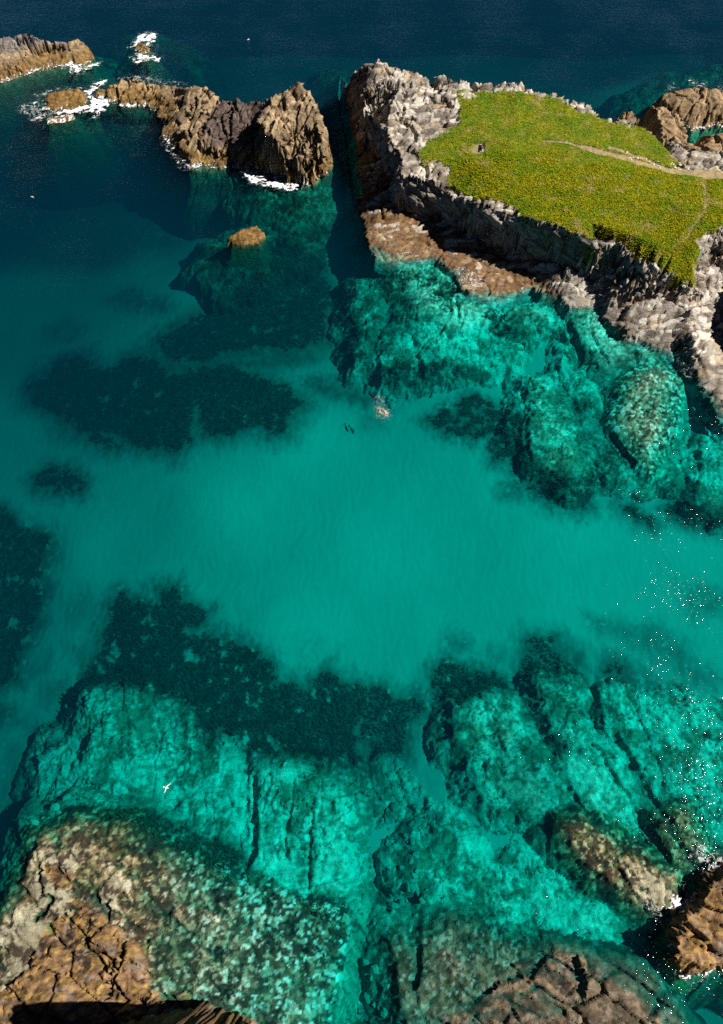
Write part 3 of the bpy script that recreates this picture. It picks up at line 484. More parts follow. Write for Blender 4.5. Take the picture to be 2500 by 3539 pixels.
# seaweed cover and one added dark patch: outlines in photo px, laid on whatever lies below
KELP_AND_DARK = np.zeros(H.shape)
KP = [('big',[(-100,430),(300,440),(560,480),(680,620),(730,740),(600,860),(350,910),(100,900),(-100,870)],-16,.70),  # added patch darkening the deep seabed colour to blend the stack's shadow edge
 ('big',[(540,1147),(694,1070),(963,1008),(1033,939),(1117,962),(1141,1085),(1117,1178),(987,1201),(850,1190),(700,1230),(600,1215)],-7.5,.96),
 ('big',[(760,1080),(900,960),(1000,900),(1120,920),(1150,1060),(1130,1190),(980,1210),(820,1180)],-8,.9),
 ('big',[(85,1278),(154,1193),(254,1178),(324,1239),(432,1200),(520,1220),(560,1260),(640,1330),(668,1420),(640,1490),(655,1520),(620,1560),(560,1540),(430,1500),(370,1470),(290,1450),(170,1390),(100,1340)],-7.5,.96),
 ('big',[(480,1180),(640,1150),(820,1180),(1000,1190),(1080,1230),(960,1260),(760,1265),(600,1290),(500,1250)],-7.5,.8),
 ('big',[(700,1250),(790,1250),(900,1290),(1000,1330),(1052,1400),(1030,1430),(990,1500),(900,1490),(720,1500),(700,1440),(690,1390),(560,1290)],-6.5,.96),
 ('patch',[(285,1470),(340,1450),(420,1510),(425,1535),(350,1535),(290,1500)],-7,.95),
 ('patch',[(90,1620),(150,1578),(230,1585),(290,1640),(280,1690),(200,1695),(110,1665)],-7.5,.95),
 ('patch',[(360,975),(430,945),(560,1010),(600,1050),(540,1060),(440,1030)],-9,.7),
 ('patch',[(130,1080),(200,1050),(270,1090),(230,1140),(150,1130)],-10,.5),
 ('channel',[(1165,1100),(1185,960),(1235,950),(1235,1100),(1270,1230),(1330,1290),(1500,1290),(1600,1305),(1480,1345),(1360,1370),(1250,1285),(1180,1240)],-6.5,.95),
 ('channel',[(1060,1300),(1140,1290),(1230,1330),(1300,1370),(1260,1400),(1160,1370),(1080,1350)],-6,.8),
 ('channel',[(1260,1380),(1370,1390),(1340,1440),(1280,1460)],-5.5,.45),
 ('channel',[(1290,960),(1340,960),(1400,1010),(1470,1070),(1420,1110),(1360,1180),(1400,1290),(1330,1280),(1320,1150),(1250,1230),(1200,1140)],-4,.75),
 ('right',[(1480,1440),(1560,1390),(1620,1350),(1680,1380),(1740,1430),(1790,1440),(1830,1560),(1850,1620),(1790,1620),(1690,1600),(1700,1520),(1640,1540),(1560,1500)],-4.5,.95),
 ('right',[(1850,1610),(1930,1650),(1990,1690),(2060,1650),(2080,1690),(2060,1760),(1990,1775),(1910,1745),(1850,1700)],-3.8,.97),
 ('right',[(1745,1665),(1790,1655),(1830,1680),(1800,1700),(1750,1695)],-4.5,.9),
 ('right',[(2145,1730),(2200,1725),(2270,1800),(2270,1835),(2200,1820),(2150,1770)],-4.5,.95),
 ('right',[(2300,1750),(2360,1700),(2400,1740),(2470,1790),(2560,1800),(2560,1840),(2390,1820),(2310,1790)],-4.2,.95),
 ('right',[(2360,2040),(2420,2030),(2520,2060),(2520,2110),(2430,2110)],-4.8,.6),
 ('right',[(2010,1480),(2060,1420),(2130,1540),(2190,1600),(2240,1650),(2180,1640),(2100,1600),(2040,1560)],-3.6,.75),
 ('right',[(1950,1310),(2000,1400),(2040,1480),(2020,1500),(1975,1440),(1945,1380)],-3.6,.7),
 ('right',[(2060,1280),(2170,1260),(2160,1330),(2110,1400),(2080,1370)],-3.6,.7),
 ('low',[(416,2023),(478,2046),(525,2080),(532,2008),(617,2000),(663,2062),(732,2108),(724,2162),(655,2170),(771,2200),(855,2231),(963,2293),(956,2347),(1040,2370),(1090,2330),(1141,2300),(1180,2360),(1250,2350),(1290,2400),(1250,2560),(1230,2650),(1079,2617),(909,2617),(755,2570),(670,2509),(647,2447),(555,2416),(416,2385),(308,2416),(231,2478),(177,2493),(254,2339),(308,2216),(370,2077)],-6,.97),
 ('low',[(1250,2360),(1310,2340),(1370,2400),(1460,2370),(1480,2440),(1430,2500),(1440,2560),(1400,2620),(1250,2620)],-5,.9),
 ('low',[(1250,2440),(1330,2450),(1390,2440),(1480,2480),(1450,2550),(1300,2530)],-5,.5),
 ('low',[(1510,2310),(1560,2270),(1640,2300),(1740,2340),(1800,2420),(1700,2420),(1600,2440),(1560,2500),(1540,2420),(1460,2420)],-4.8,.93),
 ('low',[(1570,2215),(1610,2205),(1630,2230),(1590,2240)],-5,.7),
 ('low',[(1685,2255),(1720,2250),(1730,2280),(1700,2285)],-5,.6),
 ('low',[(1060,2240),(1090,2240),(1095,2265),(1065,2265)],-5,.3),
 ('low',[(1790,2330),(1800,2230),(1840,2175),(1930,2180),(1960,2240),(2020,2260),(2025,2340),(1950,2345),(1880,2350),(1850,2420),(1880,2500),(1920,2560),(1990,2600),(1930,2600),(1860,2500),(1820,2400)],-4.5,.85),
 ('low',[(2050,2160),(2150,2170),(2270,2190),(2370,2230),(2420,2310),(2480,2330),(2470,2360),(2390,2350),(2300,2280),(2200,2240),(2080,2210)],-4.8,.6),
 ('low',[(2070,2290),(2130,2270),(2190,2300),(2270,2330),(2280,2350),(2160,2350),(2080,2350)],-4.5,.9),
 ('low',[(1570,2540),(1600,2600),(1640,2720),(1740,2800),(1700,2800),(1610,2720),(1560,2620)],-4,.45),
 ('low',[(1780,2530),(1850,2600),(1900,2700),(1900,2790),(1800,2760),(1760,2660),(1760,2590)],-1.5,.62),
 ('low',[(1870,2640),(1930,2680),(1950,2760),(1920,2780),(1890,2720)],-4,.45),
 ('left',[(-60,1680),(60,1790),(180,1840),(195,1900),(165,1960),(150,2060),(110,2150),(80,2240),(70,2350),(-60,2420)],-8.5,.93),
 ('left',[(230,2090),(290,2050),(320,2090),(280,2120)],-7,.4), ('left',[(235,2230),(290,2210),(300,2260),(250,2270)],-7.5,.6), ('left',[(150,2370),(190,2350),(200,2390),(160,2400)],-7.5,.6), ('left',[(80,2510),(130,2500),(130,2550),(90,2550)],-8,.6),
 ('left',[(-60,2420),(40,2440),(60,2500),(-60,2540)],-8,.8), ('left',[(90,2250),(140,2260),(150,2320),(90,2330)],-7.5,.5),
 ('left',[(0,2560),(60,2600),(70,2800),(40,2900),(0,2950),(-60,2800)],-8,.45),
 ('shallow',[(330,2890),(400,2800),(560,2830),(700,2900),(820,2960),(900,3060),(800,3080),(700,3020),(560,2990),(440,3000),(400,2950)],-1.4,.98),
 ('shallow',[(270,3040),(330,3030),(420,3080),(440,3130),(380,3120),(300,3080)],-.6,.8),
 ('shallow',[(820,3060),(960,3110),(1080,3120),(1180,3120),(1180,3220),(1060,3190),(960,3160),(900,3130)],-.9,.75),
 ('shallow',[(540,3130),(680,3150),(780,3240),(720,3260),(600,3210)],-.8,.55), ('shallow',[(600,3290),(650,3300),(650,3360),(610,3350)],-.7,.8),
 ('shallow',[(880,3160),(920,3170),(950,3280),(900,3270)],-.8,.7), ('shallow',[(1060,3260),(1130,3290),(1110,3310)],-.8,.7),
 ('shallow',[(1980,2840),(2040,2860),(2100,2900),(2090,2960),(2020,2930)],-.4,.85), ('shallow',[(2110,2980),(2190,2960),(2180,2990),(2120,3000)],-.4,.85),
 ('shallow',[(900,660),(1060,700),(1100,690),(1100,740),(980,740),(880,690),(700,640),(760,610)],-2.5,.7), ('shallow',[(850,860),(990,800),(1050,830),(960,850),(880,880)],-3,.75),
 ('shallow',[(760,880),(840,850),(830,880),(770,910)],-3,.6),
 ('shallow',[(1680,1090),(1740,1080),(1800,1100),(1770,1130),(1690,1130)],-1.5,.7), ('shallow',[(1350,940),(1500,970),(1600,1010),(1560,1060),(1400,1030)],-2,.55),
 ('far',[(1135,240),(1200,230),(1210,300),(1140,310)],-4,.5), ('far',[(560,150),(640,160),(640,230),(540,230)],-3,.7), ('far',[(60,300),(250,270),(380,260),(340,290),(120,340)],-3,.7),
 ('far',[(2180,420),(2260,340),(2350,280),(2500,260),(2500,300),(2330,310),(2270,370)],-3,.7)]
KPOLY = []
for kind, px, zz, dens in KP:
    pts = PL(px, zz); sl = bbox(pts, 5)
    wide = kind in ('big', 'low', 'left', 'right', 'channel')
    x, y = (WX3[sl], WY3[sl]) if wide else (WX[sl], WY[sl])
    d = poly_sd(pts, x, y)
    soft = {'big': 4.2, 'left': 3.0, 'low': 2.8, 'channel': 2.8, 'right': 2.6, 'patch': 2.8}.get(kind, .9)
    m = smooth(-soft, soft, d + (2.6 if kind == 'big' else .9) + 1.4 * n3[sl] + .5 * n2[sl]) * np.clip(1.0 - (.35 if kind == 'big' else .72) * smooth(.14, .45, n1[sl] * .6 + .6 * n3[sl]), 0, 1)
    if kind == 'shallow':
        m = m * smooth(-.12, .12, n3[sl] * 1.2 + .5 * n2[sl] + (dens - .62))
    else:
        m = m * dens
    lo_ = .9 if kind in ('big', 'low', 'left') else .75
    m = m * (lo_ + (1 - lo_) * smooth(-.25, .25, fbm(gx[sl] / 2.4, gy[sl] / 1.9, 4, 551, .65) + .25 * (dens - .6)))
    KELP_AND_DARK[sl] = np.maximum(KELP_AND_DARK[sl], m)
bare = smooth(.52, .62, fbm(gx / 2.2, gy / 1.6, 3, 511, .5) + .12)
KELP_AND_DARK *= 1 - .75 * bare * (gy < 60)
kmask = (H < -.05)
tidn = fbm(gx / 9, gy / 9, 2, 541)
shelf_ids = [i for i in NAMES if NAMES[i] in ('tidal_shelf', 'dark_rib', 'tidal_shelf_strip')]
spk = smooth(.04, .16, fbm(gx / 2.6, gy / 2.2, 5, 521, .75) + .25 * tidn) * (H > -2.6) * np.isin(LAB, shelf_ids) * .92      # dark tufts on the shallow shelf
spk += smooth(.10, .20, fbm(gx / 2.0, gy / 1.4, 5, 531, .75) + .2 * tidn) * np.isin(LAB, [i for i in NAMES if NAMES[i] in ('tidal_rock', 'tidal_slab')]) * .95
spk = np.where((np.isin(LAB, [LANDS.index('tidal_rock') + 1]) & (gy < P(0, 3440)[1])), 0, spk)
ALB = lerp(ALB, C(.024, .034, .024) * (1 + .5 * n2)[..., None].clip(.3, 2), (KELP_AND_DARK * kmask)[..., None].clip(0, 1))
ALB = lerp(ALB, C(.035, .024, .016), (spk * (H < 1.2)).clip(0, 1)[..., None])
H += .5 * KELP_AND_DARK * (H < -3) * (1 + n3) * .8
# cell mottle painted into shallow rock colour, imitating caustic light
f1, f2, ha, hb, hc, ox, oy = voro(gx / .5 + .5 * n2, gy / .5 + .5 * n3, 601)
caustic_mottle = (LAB > 0) * smooth(-5.0, -.8, H) * (1 - smooth(-.1, .3, H))
cs_ = np.where(np.isin(LAB, [i for i in NAMES if NAMES[i] in ('tidal_shelf', 'tidal_shelf_strip', 'rock_shelf', 'dark_rib', 'oval_reef')]), 1.7, .85)
ALB *= (1 + caustic_mottle * cs_ * (.8 * (ha - .5) + .4 * n2))[..., None].clip(.3, 1.8)
alg = fbm(gx / 3.2, gy / 3.2, 5, 621, .62); alg2 = fbm(gx / 11, gy / 11, 3, 631)
reefm = (LAB >= 100) & (H < -.6)
alg3 = fbm(gx / 1.1, gy / .8, 4, 641, .68)
af = smooth(-.12, .30, alg * .8 + .6 * alg2 + .45 * alg3 + .06) * .86
sh_ = np.isin(LAB, [i for i in NAMES if NAMES[i] in ('tidal_shelf', 'tidal_shelf_strip', 'rock_shelf', 'dark_rib', 'oval_reef')])
ALB = lerp(ALB, ALB * C(.16, .24, .18), (reefm * af * np.where(sh_, .45, 1.0))[..., None])
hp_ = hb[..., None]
spal = np.where(hp_ < .34, C(.045, .042, .024), np.where(hp_ < .58, C(.17, .15, .075), np.where(hp_ < .82, C(.33, .31, .19), C(.66, .64, .50)))) * (1 + .45 * n3)[..., None]  # shelf cells of weed and rock tones, palest ones painted caustic light
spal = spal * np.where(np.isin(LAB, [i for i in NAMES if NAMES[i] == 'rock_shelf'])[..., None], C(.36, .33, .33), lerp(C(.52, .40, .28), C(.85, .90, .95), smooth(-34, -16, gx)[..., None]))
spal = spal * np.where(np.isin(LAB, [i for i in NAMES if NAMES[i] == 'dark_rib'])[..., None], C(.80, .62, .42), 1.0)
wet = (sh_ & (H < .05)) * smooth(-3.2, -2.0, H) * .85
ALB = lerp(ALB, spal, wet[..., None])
ALB = lerp(ALB, C(.030, .026, .018), (spk * sh_ * (H < .05)).clip(0, 1)[..., None])
cf, sf = np.cos(ROT), np.sin(ROT)
uu = cf * gx + sf * gy + 1.5 * n1; vv_ = -sf * gx + cf * gy + 1.5 * fbm(gx / 5, gy / 5, 3, 651)
fl = np.minimum(np.abs(fbm(uu / 7, vv_ / 1.9, 2, 661)), np.abs(fbm(uu / 2.6, vv_ / 6.5, 2, 671)) * 1.3)
frac = (LAB >= 100) * (H < -.1) * (1 - smooth(.012, .045, fl)) * smooth(-.2, .15, fbm(gx / 6, gy / 6, 2, 681))
ALB = lerp(ALB, ALB * .28, frac[..., None]); H -= .25 * frac
dryr = rock & (H > -.1) & np.isin(TINT, [2, 3, 8, 9, 10]); ALB *= np.where(dryr, 1 + .7 * (ha - .5) + .35 * n2, 1.0).clip(.45, 1.6)[..., None]
# turf and path
tb = fbm(gx / 1.0, gy / .8, 4, 701, .65); tb2 = fbm(gx / 9, gy / 7, 3, 711)
short = smooth(126, 146, gy + 12 * tb2)
turfc = lerp(C(.060, .080, .003), C(.28, .245, .005), np.clip(.42 + 1.3 * tb, 0, 1)[..., None])
turfc = lerp(turfc, lerp(C(.11, .145, .008), C(.25, .25, .014), np.clip(.5 + tb, 0, 1)[..., None]), short[..., None])
turfc = lerp(turfc, C(.28, .20, .09), (PATH * .2)[..., None])
gp = smooth(-.15, .30, fbm(gx / 6, gy / 4, 4, 721, .6)); turfc = turfc * lerp(C(1.0, 1.0, 1.0), C(.60, .86, 1.0), gp[..., None])
dry = smooth(.15, .40, fbm(gx / 4, gy / 3, 4, 731, .6)) * .6; turfc = lerp(turfc, C(.30, .235, .085), dry[..., None])
ALB = lerp(ALB, turfc, TURF[..., None])
ALB = lerp(ALB, C(.30, .225, .125) * (1 + .4 * n2 + .5 * n3)[..., None], (PATH * np.maximum(TURF, .0) * smooth(-.5, .3, n2 + PATH))[..., None])
ALB = ALB.clip(.008, .75)

# ------------------------------------------------------------------ materials
def mat(name):
    m = bpy.data.materials.new(name); m.use_nodes = True
    nt = m.node_tree; nt.nodes.clear()
    return m, nt, nt.nodes, nt.links
def terrain_mat(name, rough, fine, bump, scale, crack):
    m, nt, N, L = mat(name)
    out = N.new('ShaderNodeOutputMaterial'); b = N.new('ShaderNodeBsdfPrincipled')
    b.inputs['Roughness'].default_value = rough; b.inputs['Specular IOR Level'].default_value = 0.12
    L.new(b.outputs[0], out.inputs[0])
    at = N.new('ShaderNodeAttribute'); at.attribute_name = 'albedo'
    geo = N.new('ShaderNodeNewGeometry')
    nz = N.new('ShaderNodeTexNoise'); nz.inputs['Scale'].default_value = scale; nz.inputs['Detail'].default_value = 6; nz.inputs['Roughness'].default_value = .7
    L.new(geo.outputs['Position'], nz.inputs['Vector'])
    mp = N.new('ShaderNodeMapping'); mp.inputs['Scale'].default_value = (1, 1, 3.2); mp.inputs['Rotation'].default_value = (.35, .3, .4)
    L.new(geo.outputs['Position'], mp.inputs[0])
    n2_ = N.new('ShaderNodeTexNoise'); n2_.inputs['Scale'].default_value = 1.1; n2_.inputs['Detail'].default_value = 8; n2_.inputs['Roughness'].default_value = .72
    L.new(mp.outputs[0], n2_.inputs['Vector'])
    add = N.new('ShaderNodeMath'); add.operation = 'ADD'; L.new(nz.outputs[0], add.inputs[0]); L.new(n2_.outputs[0], add.inputs[1])
    mr = N.new('ShaderNodeMapRange'); mr.inputs['From Min'].default_value = .65; mr.inputs['From Max'].default_value = 1.35
    mr.inputs['To Min'].default_value = 1 - fine; mr.inputs['To Max'].default_value = 1 + fine
    L.new(add.outputs[0], mr.inputs['Value'])
    mx = N.new('ShaderNodeMix'); mx.data_type = 'RGBA'; mx.blend_type = 'MULTIPLY'; mx.inputs[0].default_value = 1
    L.new(at.outputs['Color'], mx.inputs[6]); L.new(mr.outputs[0], mx.inputs[7])
    L.new(mx.outputs[2], b.inputs['Base Color'])
    hsum = add.outputs[0]
    if crack:
        vo = N.new('ShaderNodeTexVoronoi'); vo.feature = 'DISTANCE_TO_EDGE'; vo.inputs['Scale'].default_value = .55
        mp2 = N.new('ShaderNodeMapping'); mp2.inputs['Scale'].default_value = (.45, 2.2, 2.4); mp2.inputs['Rotation'].default_value = (.3, .2, .5)
        wz = N.new('ShaderNodeMix'); wz.data_type = 'VECTOR'; wz.inputs[0].default_value = .45; L.new(geo.outputs['Position'], wz.inputs[4]); L.new(n2_.outputs['Color'], wz.inputs[5])
        L.new(wz.outputs[1], mp2.inputs[0]); L.new(mp2.outputs[0], vo.inputs['Vector'])
        mr2 = N.new('ShaderNodeMapRange'); mr2.inputs['From Max'].default_value = .10; mr2.inputs['To Min'].default_value = -.6; mr2.inputs['To Max'].default_value = 0
        L.new(vo.outputs['Distance'], mr2.inputs['Value'])
        a2_ = N.new('ShaderNodeMath'); a2_.operation = 'ADD'; L.new(hsum, a2_.inputs[0]); L.new(mr2.outputs[0], a2_.inputs[1]); hsum = a2_.outputs[0]
    bp_ = N.new('ShaderNodeBump'); bp_.inputs['Strength'].default_value = bump; bp_.inputs['Distance'].default_value = .35
    L.new(hsum, bp_.inputs['Height']); L.new(bp_.outputs[0], b.inputs['Normal'])
    return m
M_ROCK = terrain_mat('rock', .85, .36, .6, 4.0, True)
M_SAND = terrain_mat('sand', .95, .06, .14, 3.0, False)
M_TURF = terrain_mat('turf', 1.0, .28, .8, 5.0, False)
M_PATH = terrain_mat('bare_earth', .95, .22, .5, 6.0, False)

def water_mat():
    m, nt, N, L = mat('sea_water')
    out = N.new('ShaderNodeOutputMaterial')
    geo = N.new('ShaderNodeNewGeometry')
    def nz(scale, sx, sy, det, rot=0.0, rough=.55):
        mp = N.new('ShaderNodeMapping'); mp.inputs['Scale'].default_value = (sx, sy, 1); mp.inputs['Rotation'].default_value = (0, 0, rot)
        L.new(geo.outputs['Position'], mp.inputs[0])
        t = N.new('ShaderNodeTexNoise'); t.inputs['Scale'].default_value = scale; t.inputs['Detail'].default_value = det; t.inputs['Roughness'].default_value = rough
        L.new(mp.outputs[0], t.inputs['Vector']); return t.outputs[0]
    def bump(h, st, dist, prev=None):
        b = N.new('ShaderNodeBump'); b.inputs['Strength'].default_value = st; b.inputs['Distance'].default_value = dist
        L.new(h, b.inputs['Height'])
        if prev: L.new(prev, b.inputs['Normal'])
        return b.outputs[0]
    w1 = nz(.10, .6, 1.6, 2, R(15)); w2 = nz(.9, .8, 1.5, 1, R(-12)); w3 = nz(2.9, .7, 1.5, 1, R(20))
    n_ = bump(w1, 1, .20); n_ = bump(w2, 1, .09, n_); gust = nz(.07, 1, 1, 2); gm = N.new('ShaderNodeMapRange'); gm.inputs['From Min'].default_value = .35; gm.inputs['From Max'].default_value = .65; gm.inputs['To Min'].default_value = .05; gm.inputs['To Max'].default_value = .12; L.new(gust, gm.inputs['Value'])
    b3 = N.new('ShaderNodeBump'); b3.inputs['Strength'].default_value = 1; L.new(gm.outputs[0], b3.inputs['Distance']); L.new(w3, b3.inputs['Height']); L.new(n_, b3.inputs['Normal']); n_ = b3.outputs[0]
    dt = N.new('ShaderNodeVectorMath'); dt.operation = 'DOT_PRODUCT'; L.new(n_, dt.inputs[0]); L.new(geo.outputs['Incoming'], dt.inputs[1])
    def mth(op, a, b=None):
        q = N.new('ShaderNodeMath'); q.operation = op
        for k_, v_ in enumerate((a, b)):
            if v_ is None: continue
            if isinstance(v_, float): q.inputs[k_].default_value = v_
            else: L.new(v_, q.inputs[k_])
        return q.outputs[0]
    om = mth('SUBTRACT', 1.0, mth('MINIMUM', mth('ABSOLUTE', dt.outputs['Value']), 1.0))
    fac = mth('ADD', mth('MULTIPLY', mth('POWER', om, 5.0), .98), .02)
    gl = N.new('ShaderNodeBsdfGlossy'); gl.inputs['Roughness'].default_value = .075; L.new(n_, gl.inputs['Normal'])
    tr = N.new('ShaderNodeBsdfTransparent')
    mx = N.new('ShaderNodeMixShader'); L.new(fac, mx.inputs[0]); L.new(tr.outputs[0], mx.inputs[1]); L.new(gl.outputs[0], mx.inputs[2])
    L.new(mx.outputs[0], out.inputs['Surface'])
    va = N.new('ShaderNodeVolumeAbsorption'); va.inputs['Color'].default_value = (0.0, .929, .934, 1); va.inputs['Density'].default_value = .85
    vs = N.new('ShaderNodeVolumeScatter'); vs.inputs['Color'].default_value = (.01, .55, 1.0, 1); vs.inputs['Density'].default_value = .008; vs.inputs['Anisotropy'].default_value = 0.0
    ad = N.new('ShaderNodeAddShader'); L.new(va.outputs[0], ad.inputs[0]); L.new(vs.outputs[0], ad.inputs[1])
    L.new(ad.outputs[0], out.inputs['Volume'])
    return m
M_WATER = water_mat()
def simple(name, col, rough=.6, noise=.12, scale=20, spec=.4):
    m, nt, N, L = mat(name)
    out = N.new('ShaderNodeOutputMaterial'); b = N.new('ShaderNodeBsdfPrincipled'); L.new(b.outputs[0], out.inputs[0])
    b.inputs['Roughness'].default_value = rough; b.inputs['Specular IOR Level'].default_value = spec
    tc = N.new('ShaderNodeTexCoord'); t = N.new('ShaderNodeTexNoise'); t.inputs['Scale'].default_value = scale; t.inputs['Detail'].default_value = 4
    L.new(tc.outputs['Object'], t.inputs['Vector'])
    mr = N.new('ShaderNodeMapRange'); mr.inputs['To Min'].default_value = 1 - noise; mr.inputs['To Max'].default_value = 1 + noise; L.new(t.outputs[0], mr.inputs['Value'])
    mx = N.new('ShaderNodeMix'); mx.data_type = 'RGBA'; mx.blend_type = 'MULTIPLY'; mx.inputs[0].default_value = 1; mx.inputs[6].default_value = (*col, 1)
    L.new(mr.outputs[0], mx.inputs[7]); L.new(mx.outputs[2], b.inputs['Base Color'])
    return m

# ------------------------------------------------------------------ object helpers
def tag(o, label=None, cat=None, group=None, kind=None):
    if label: o['label'] = label
    if cat: o['category'] = cat
    if group: o['group'] = group
    if kind: o['kind'] = kind
    return o
def empty(name, loc=(0, 0, 0)):
    o = bpy.data.objects.new(name, None); COL.objects.link(o); o.location = loc; return o
def mesh_np(name, verts, faces, material, parent=None, col=None, smooth_=False):
    me = bpy.data.meshes.new(name)
    verts = np.asarray(verts, np.float32); faces = np.asarray(faces, np.int32); k = faces.shape[1]
    me.vertices.add(len(verts)); me.vertices.foreach_set('co', verts.ravel())
    me.loops.add(faces.size); me.loops.foreach_set('vertex_index', faces.ravel())
    me.polygons.add(len(faces)); me.polygons.foreach_set('loop_start', np.arange(0, faces.size, k, dtype=np.int32))
    me.update(calc_edges=True)
    if smooth_: me.polygons.foreach_set('use_smooth', np.ones(len(faces), bool))
    if col is not None:
        at = me.color_attributes.new('albedo', 'FLOAT_COLOR', 'POINT')
        c4 = np.ones((len(verts), 4), np.float32); c4[:, :3] = col; at.data.foreach_set('color', c4.ravel())
    me.materials.append(material); me.validate()
    o = bpy.data.objects.new(name, me); COL.objects.link(o)
    if parent is not None: o.parent = parent
    return o
# ------------------------------------------------------------------ cut the terrain into things
from collections import deque
def main_piece(lab):
    jj, ii = np.nonzero(LAB == lab)
    if len(jj) == 0: return
    todo = set((jj * NX + ii).tolist()); best = None
    while todo:
        a = todo.pop(); comp = [a]; dq = deque([a])
        while dq:
            q = dq.popleft()
            for r_ in (q + 1, q - 1, q + NX, q - NX):
                if r_ in todo: todo.remove(r_); comp.append(r_); dq.append(r_)
        if best is None or len(comp) > len(best):
            best, comp = comp, best
        if comp: LAB.ravel()[comp] = 0
for lab_ in list(range(100, 100 + len(REEFS))) + [LANDS.index(q) + 1 for q in ('skerry', 'low_ledge', 'boulder', 'wave_rock')]: main_piece(lab_)
VID = np.arange(NX * NY).reshape(NY, NX)
quads = np.stack([VID[:-1, :-1], VID[:-1, 1:], VID[1:, 1:], VID[1:, :-1]], -1).reshape(-1, 4)
PARTK = LAB.astype(np.int32) * 10
hm = LAB == HEAD
PARTK[hm & (TURF > .5)] += 1
PARTK[hm & (TURF > .5) & (PATH > .6)] += 1
qk = PARTK[:-1, :-1].ravel()
Vall = np.stack([gx + DX, gy + DY, H], -1).reshape(-1, 3); Call = ALB.reshape(-1, 3)
def cut(key, name, material, parent=None, smooth_=False, org=(0, 0, 0)):
    f = quads[np.isin(qk, key)]
    if len(f) == 0: return None
    u_, inv = np.unique(f, return_inverse=True)
    o = mesh_np(name, Vall[u_] - np.array(org), inv.reshape(-1, 4), material, parent, Call[u_], smooth_)
    return o

bed = cut([0], 'seabed', M_SAND, None, True); tag(bed, kind='structure')
# the floor goes on outside the surveyed cove, as one sheet
far = 2500.0
oxs = [-far, X0, X1, far]; oys = [-far, Y0, Y1, far]
fv = [(x_, y_, -30.0 if (i in (0, 3) or j in (0, 3)) else -30.0) for j, y_ in enumerate(oys) for i, x_ in enumerate(oxs)]
ff = [(j * 4 + i, j * 4 + i + 1, j * 4 + i + 5, j * 4 + i + 4) for j in range(3) for i in range(3)]
deep = mesh_np('deep_seabed', fv, ff, M_SAND, None, np.tile([.2, .2, .15], (16, 1))); tag(deep, kind='structure')

LBL = {'islet': ('large golden-brown rock islet with grey crest at the upper left edge of the frame', 'islet'),
 'wave_rock': ('small brown rock ringed by breaking white water near the top left', 'rock'),
 'skerry': ('low brown wave-washed skerry, leftmost rock of the chain running to the sea stack', 'skerry'),
 'low_ledge': ('thin barely awash brown ledge just below the leftmost skerry', 'ledge'),
 'sea_stack': ('jagged sea stack with pointed tan pinnacle, dark saddle and low brown ridge', 'sea stack'),
 'boulder': ('lone flat-topped orange-brown boulder standing in the deep channel below the stack', 'boulder'),
 'headland': ('large grass-topped rocky headland with pale cliffs at the upper right', 'headland'),
 'rock_fin': ('tilted slab fin with orange streaks behind the headland path', 'rock'),
 'neck_rock': ('flat pale bare rock beside the path at the right edge', 'rock'),
 'northeast_rock': ('broad weed-covered rock with grey top in the upper right corner', 'rock'),
 'dark_outcrop': ('dark crested outcrop above the small pool at the right edge', 'outcrop'),
 'low_stack': ('small dark jagged rock in shade against the far side of the headland', 'rock'),
 'mainland_cliff': ('shaded mainland cliff across the gully at the right edge', 'cliff'),
 'tidal_slab': ('small orange-brown slab at the upper tip of the bottom-left tidal shelf', 'rock'),
 'tidal_rock': ('large brown tidal rock with black weed tufts in the bottom left corner', 'rock'),
 'offframe_shade_cliff': ('added off-frame cliff shaped to shade the very bottom left edge', 'cliff'),
 'tidal_ledge': ('brown wet rock ledge along the bottom edge, right of centre', 'ledge'),
 'outcrop': ('fractured brown outcrop standing in water at the lower right edge', 'outcrop')}
for i, nm in enumerate(LANDS, 1):
    lab, cat = LBL[nm]
    if nm == 'headland':
        HO = empty('headland', P(1900, 600, 0)); og = P(1900, 600, 0); tag(HO, lab, cat)
        cut([i * 10], 'cliff', M_ROCK, HO, False, og)
        cut([i * 10 + 1], 'turf', M_TURF, HO, True, og)
        cut([i * 10 + 2], 'footpath', M_PATH, HO, True, og)
    else:
        o = cut([i * 10], nm if nm not in ('northeast_rock',) else 'weedy_rock', M_ROCK)
        if o: tag(o, lab, cat)
